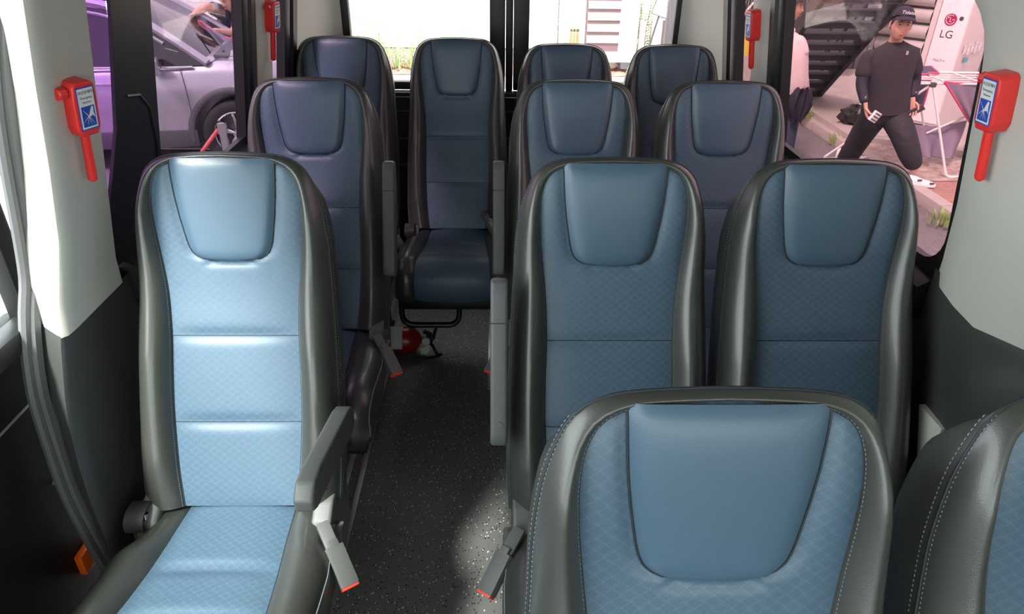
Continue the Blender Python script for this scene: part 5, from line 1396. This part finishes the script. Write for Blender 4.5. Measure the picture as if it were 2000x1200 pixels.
# white bent-tube barrier
q = [at(908, 64, y=11.8), at(908, 34, y=11.8), at(914, 28, y=11.8), at(940, 28, y=11.8), at(975, 28, y=11.8), at(978, 64, y=11.8)]; q[0].z = G; q[-1].z = G; r0 = Vector((q[0].x, 11.8, G))
o = MB().tube([p-r0 for p in q], .028, 10).build('tube_barrier', M['ac_white']); o.location = r0; tag(o, 'cream bent-tube barrier in front of the fence by the black centre post', 'barrier')
def leafy(px, y, h, n, label, grp):
    p = at(px, 120, y=y); b = MB()
    for k in range(n):
        x0 = random.uniform(-.16, .16); y0 = random.uniform(-.1, .1); H_ = h*random.uniform(.55, 1.05); lx = random.uniform(-.12, .12)*H_
        b.tube([(x0, y0, 0), (x0+lx*.4, y0, H_*.5), (x0+lx, y0, H_)], .004, 4)
        for q in range(int(H_/.045)):
            f = (q+1)/(H_/.045); a = random.random()*2*pi; L = .085*(1.1-f*.6); c = Vector((x0+lx*f, y0, H_*f)); d_ = Vector((math.cos(a), math.sin(a), .45)).normalized(); t_ = Vector((-math.sin(a), math.cos(a), 0))*L*.28
            b.add([c, c+d_*L*.5+t_, c+d_*L, c+d_*L*.5-t_], [(0, 1, 2, 3)])
    o = b.build('tall_weed', M['leaf'], normals=False); o.location = (p.x, y, G); tag(o, label, 'weeds', grp); return o
# weeds along the fence
for i, (px, h) in enumerate(((700, .9), (726, 1.15), (748, 1.05), (765, .8), (795, .85), (812, 1.0), (838, .9), (862, .8), (886, .6), (905, .75))):
    leafy(px, 12.25, h*.85, 9, 'tall weeds standing at the foot of the fence in the left rear window', 'weeds along the back fence')
for px, h in ((1243, 1.2), (1262, 1.3), (1280, 1.25), (1298, 1.1)):
    leafy(px, 12.8, h, 20, 'bushy green leaves behind the right-hand fence panel', 'bushes behind the fence panel')
# behind the small right window: fence panel, bicycle, yellow sack
x0, x1 = at(1436, 30, y=10.4).x, at(1515, 30, y=10.4).x
fence(x0, x1, 10.4, at(1460, 52, y=10.4).z, at(1460, 52, y=10.4).z+1.3, [x1], 'white wire grille in the small right window, a bicycle behind it', step=.04, hz=.16)
struct(MB().box(((x0+x1)/2, 10.45, (G+at(1460, 55, y=10.4).z)/2), (x1-x0+.1, .2, at(1460, 55, y=10.4).z-G)).build('low_wall', M['concrete']))
bc = at(1462, 25, y=10.9); bk = thing('bicycle', 'dark bicycle with pale rims behind the wire grille in the small right window', 'bicycle', (bc.x, 10.9, bc.z-.33), math.radians(25))
for x_ in (-.5, .5):
    w_ = MB().tube([(x_+.33*math.cos(2*pi*k/32), 0, .33+.33*math.sin(2*pi*k/32)) for k in range(32)], .02, 8, closed=True).build('wheel', M['tyre'], bk)
    b = MB(); b.tube([(x_+.30*math.cos(2*pi*k/32), 0, .33+.30*math.sin(2*pi*k/32)) for k in range(32)], .010, 6, closed=True)
    for k in range(14): b.tube([(x_, 0, .33), (x_+.3*math.cos(2*pi*k/14), 0, .33+.3*math.sin(2*pi*k/14))], .003, 4)
    b.build('rim', M['chrome'], w_)
b = MB(); b.tube([(-.5, 0, .33), (-.1, 0, .30), (.35, 0, .75), (-.2, 0, .78), (-.1, 0, .30)], .017, 8); b.tube([(-.5, 0, .33), (-.2, 0, .78), (-.23, 0, .9)], .012, 8); b.tube([(.5, 0, .33), (.34, 0, .8), (.32, 0, .95)], .015, 8); b.build('frame', M['white'], bk)
MB().tube([(.30, -.25, .97), (.33, 0, .95), (.30, .25, .97)], .012, 8).build('handlebar', M['ink'], bk); MB().box((-.23, 0, .92), (.25, .12, .05), bev=.02).build('saddle', M['ink'], bk)
struct(MB().box((bc.x+.4, 11.35, bc.z), (3.0, .1, 1.6)).build('dark_backdrop', M['ink']))  # ink-coloured board added as the dark background behind the bicycle
p = at(1452, 90, y=9.7); b = MB(); rows = []
for i in range(11):
    v = i/10; rows.append([Vector(((.20-.05*v+.02*math.sin(k*2.2+i))*math.cos(2*pi*k/16), .12*math.sin(2*pi*k/16), .22*v+.01*math.sin(k*3))) for k in range(16)]); rows[-1].append(rows[-1][0])
o = b.grid(rows).build('sack', new_mat('yellow_sack', (.80, .60, .10), .7), angle=40); o.location = (p.x, 9.7, at(1452, 105, y=9.7).z); tag(o, 'yellow sack standing on a pale block in the small right window', 'sack')
pz = at(1452, 105, y=9.7).z; o = MB().box((p.x+.15, 9.75, (G+pz)/2), (.8, .35, pz-G), bev=.01).build('stone_block', M['concrete']); tag(o, 'pale stone block under the yellow sack', 'block')
p = at(1482, 80, y=8.9); e = at(1468, 152, y=8.9); o = MB().tube([(0, 0, 0), (e.x-p.x, 0, G-p.z)], .022, 8).build('steel_bar', M['clad']); o.location = p; tag(o, 'leaning grey bar in the small right window beside the red hammer', 'bar')
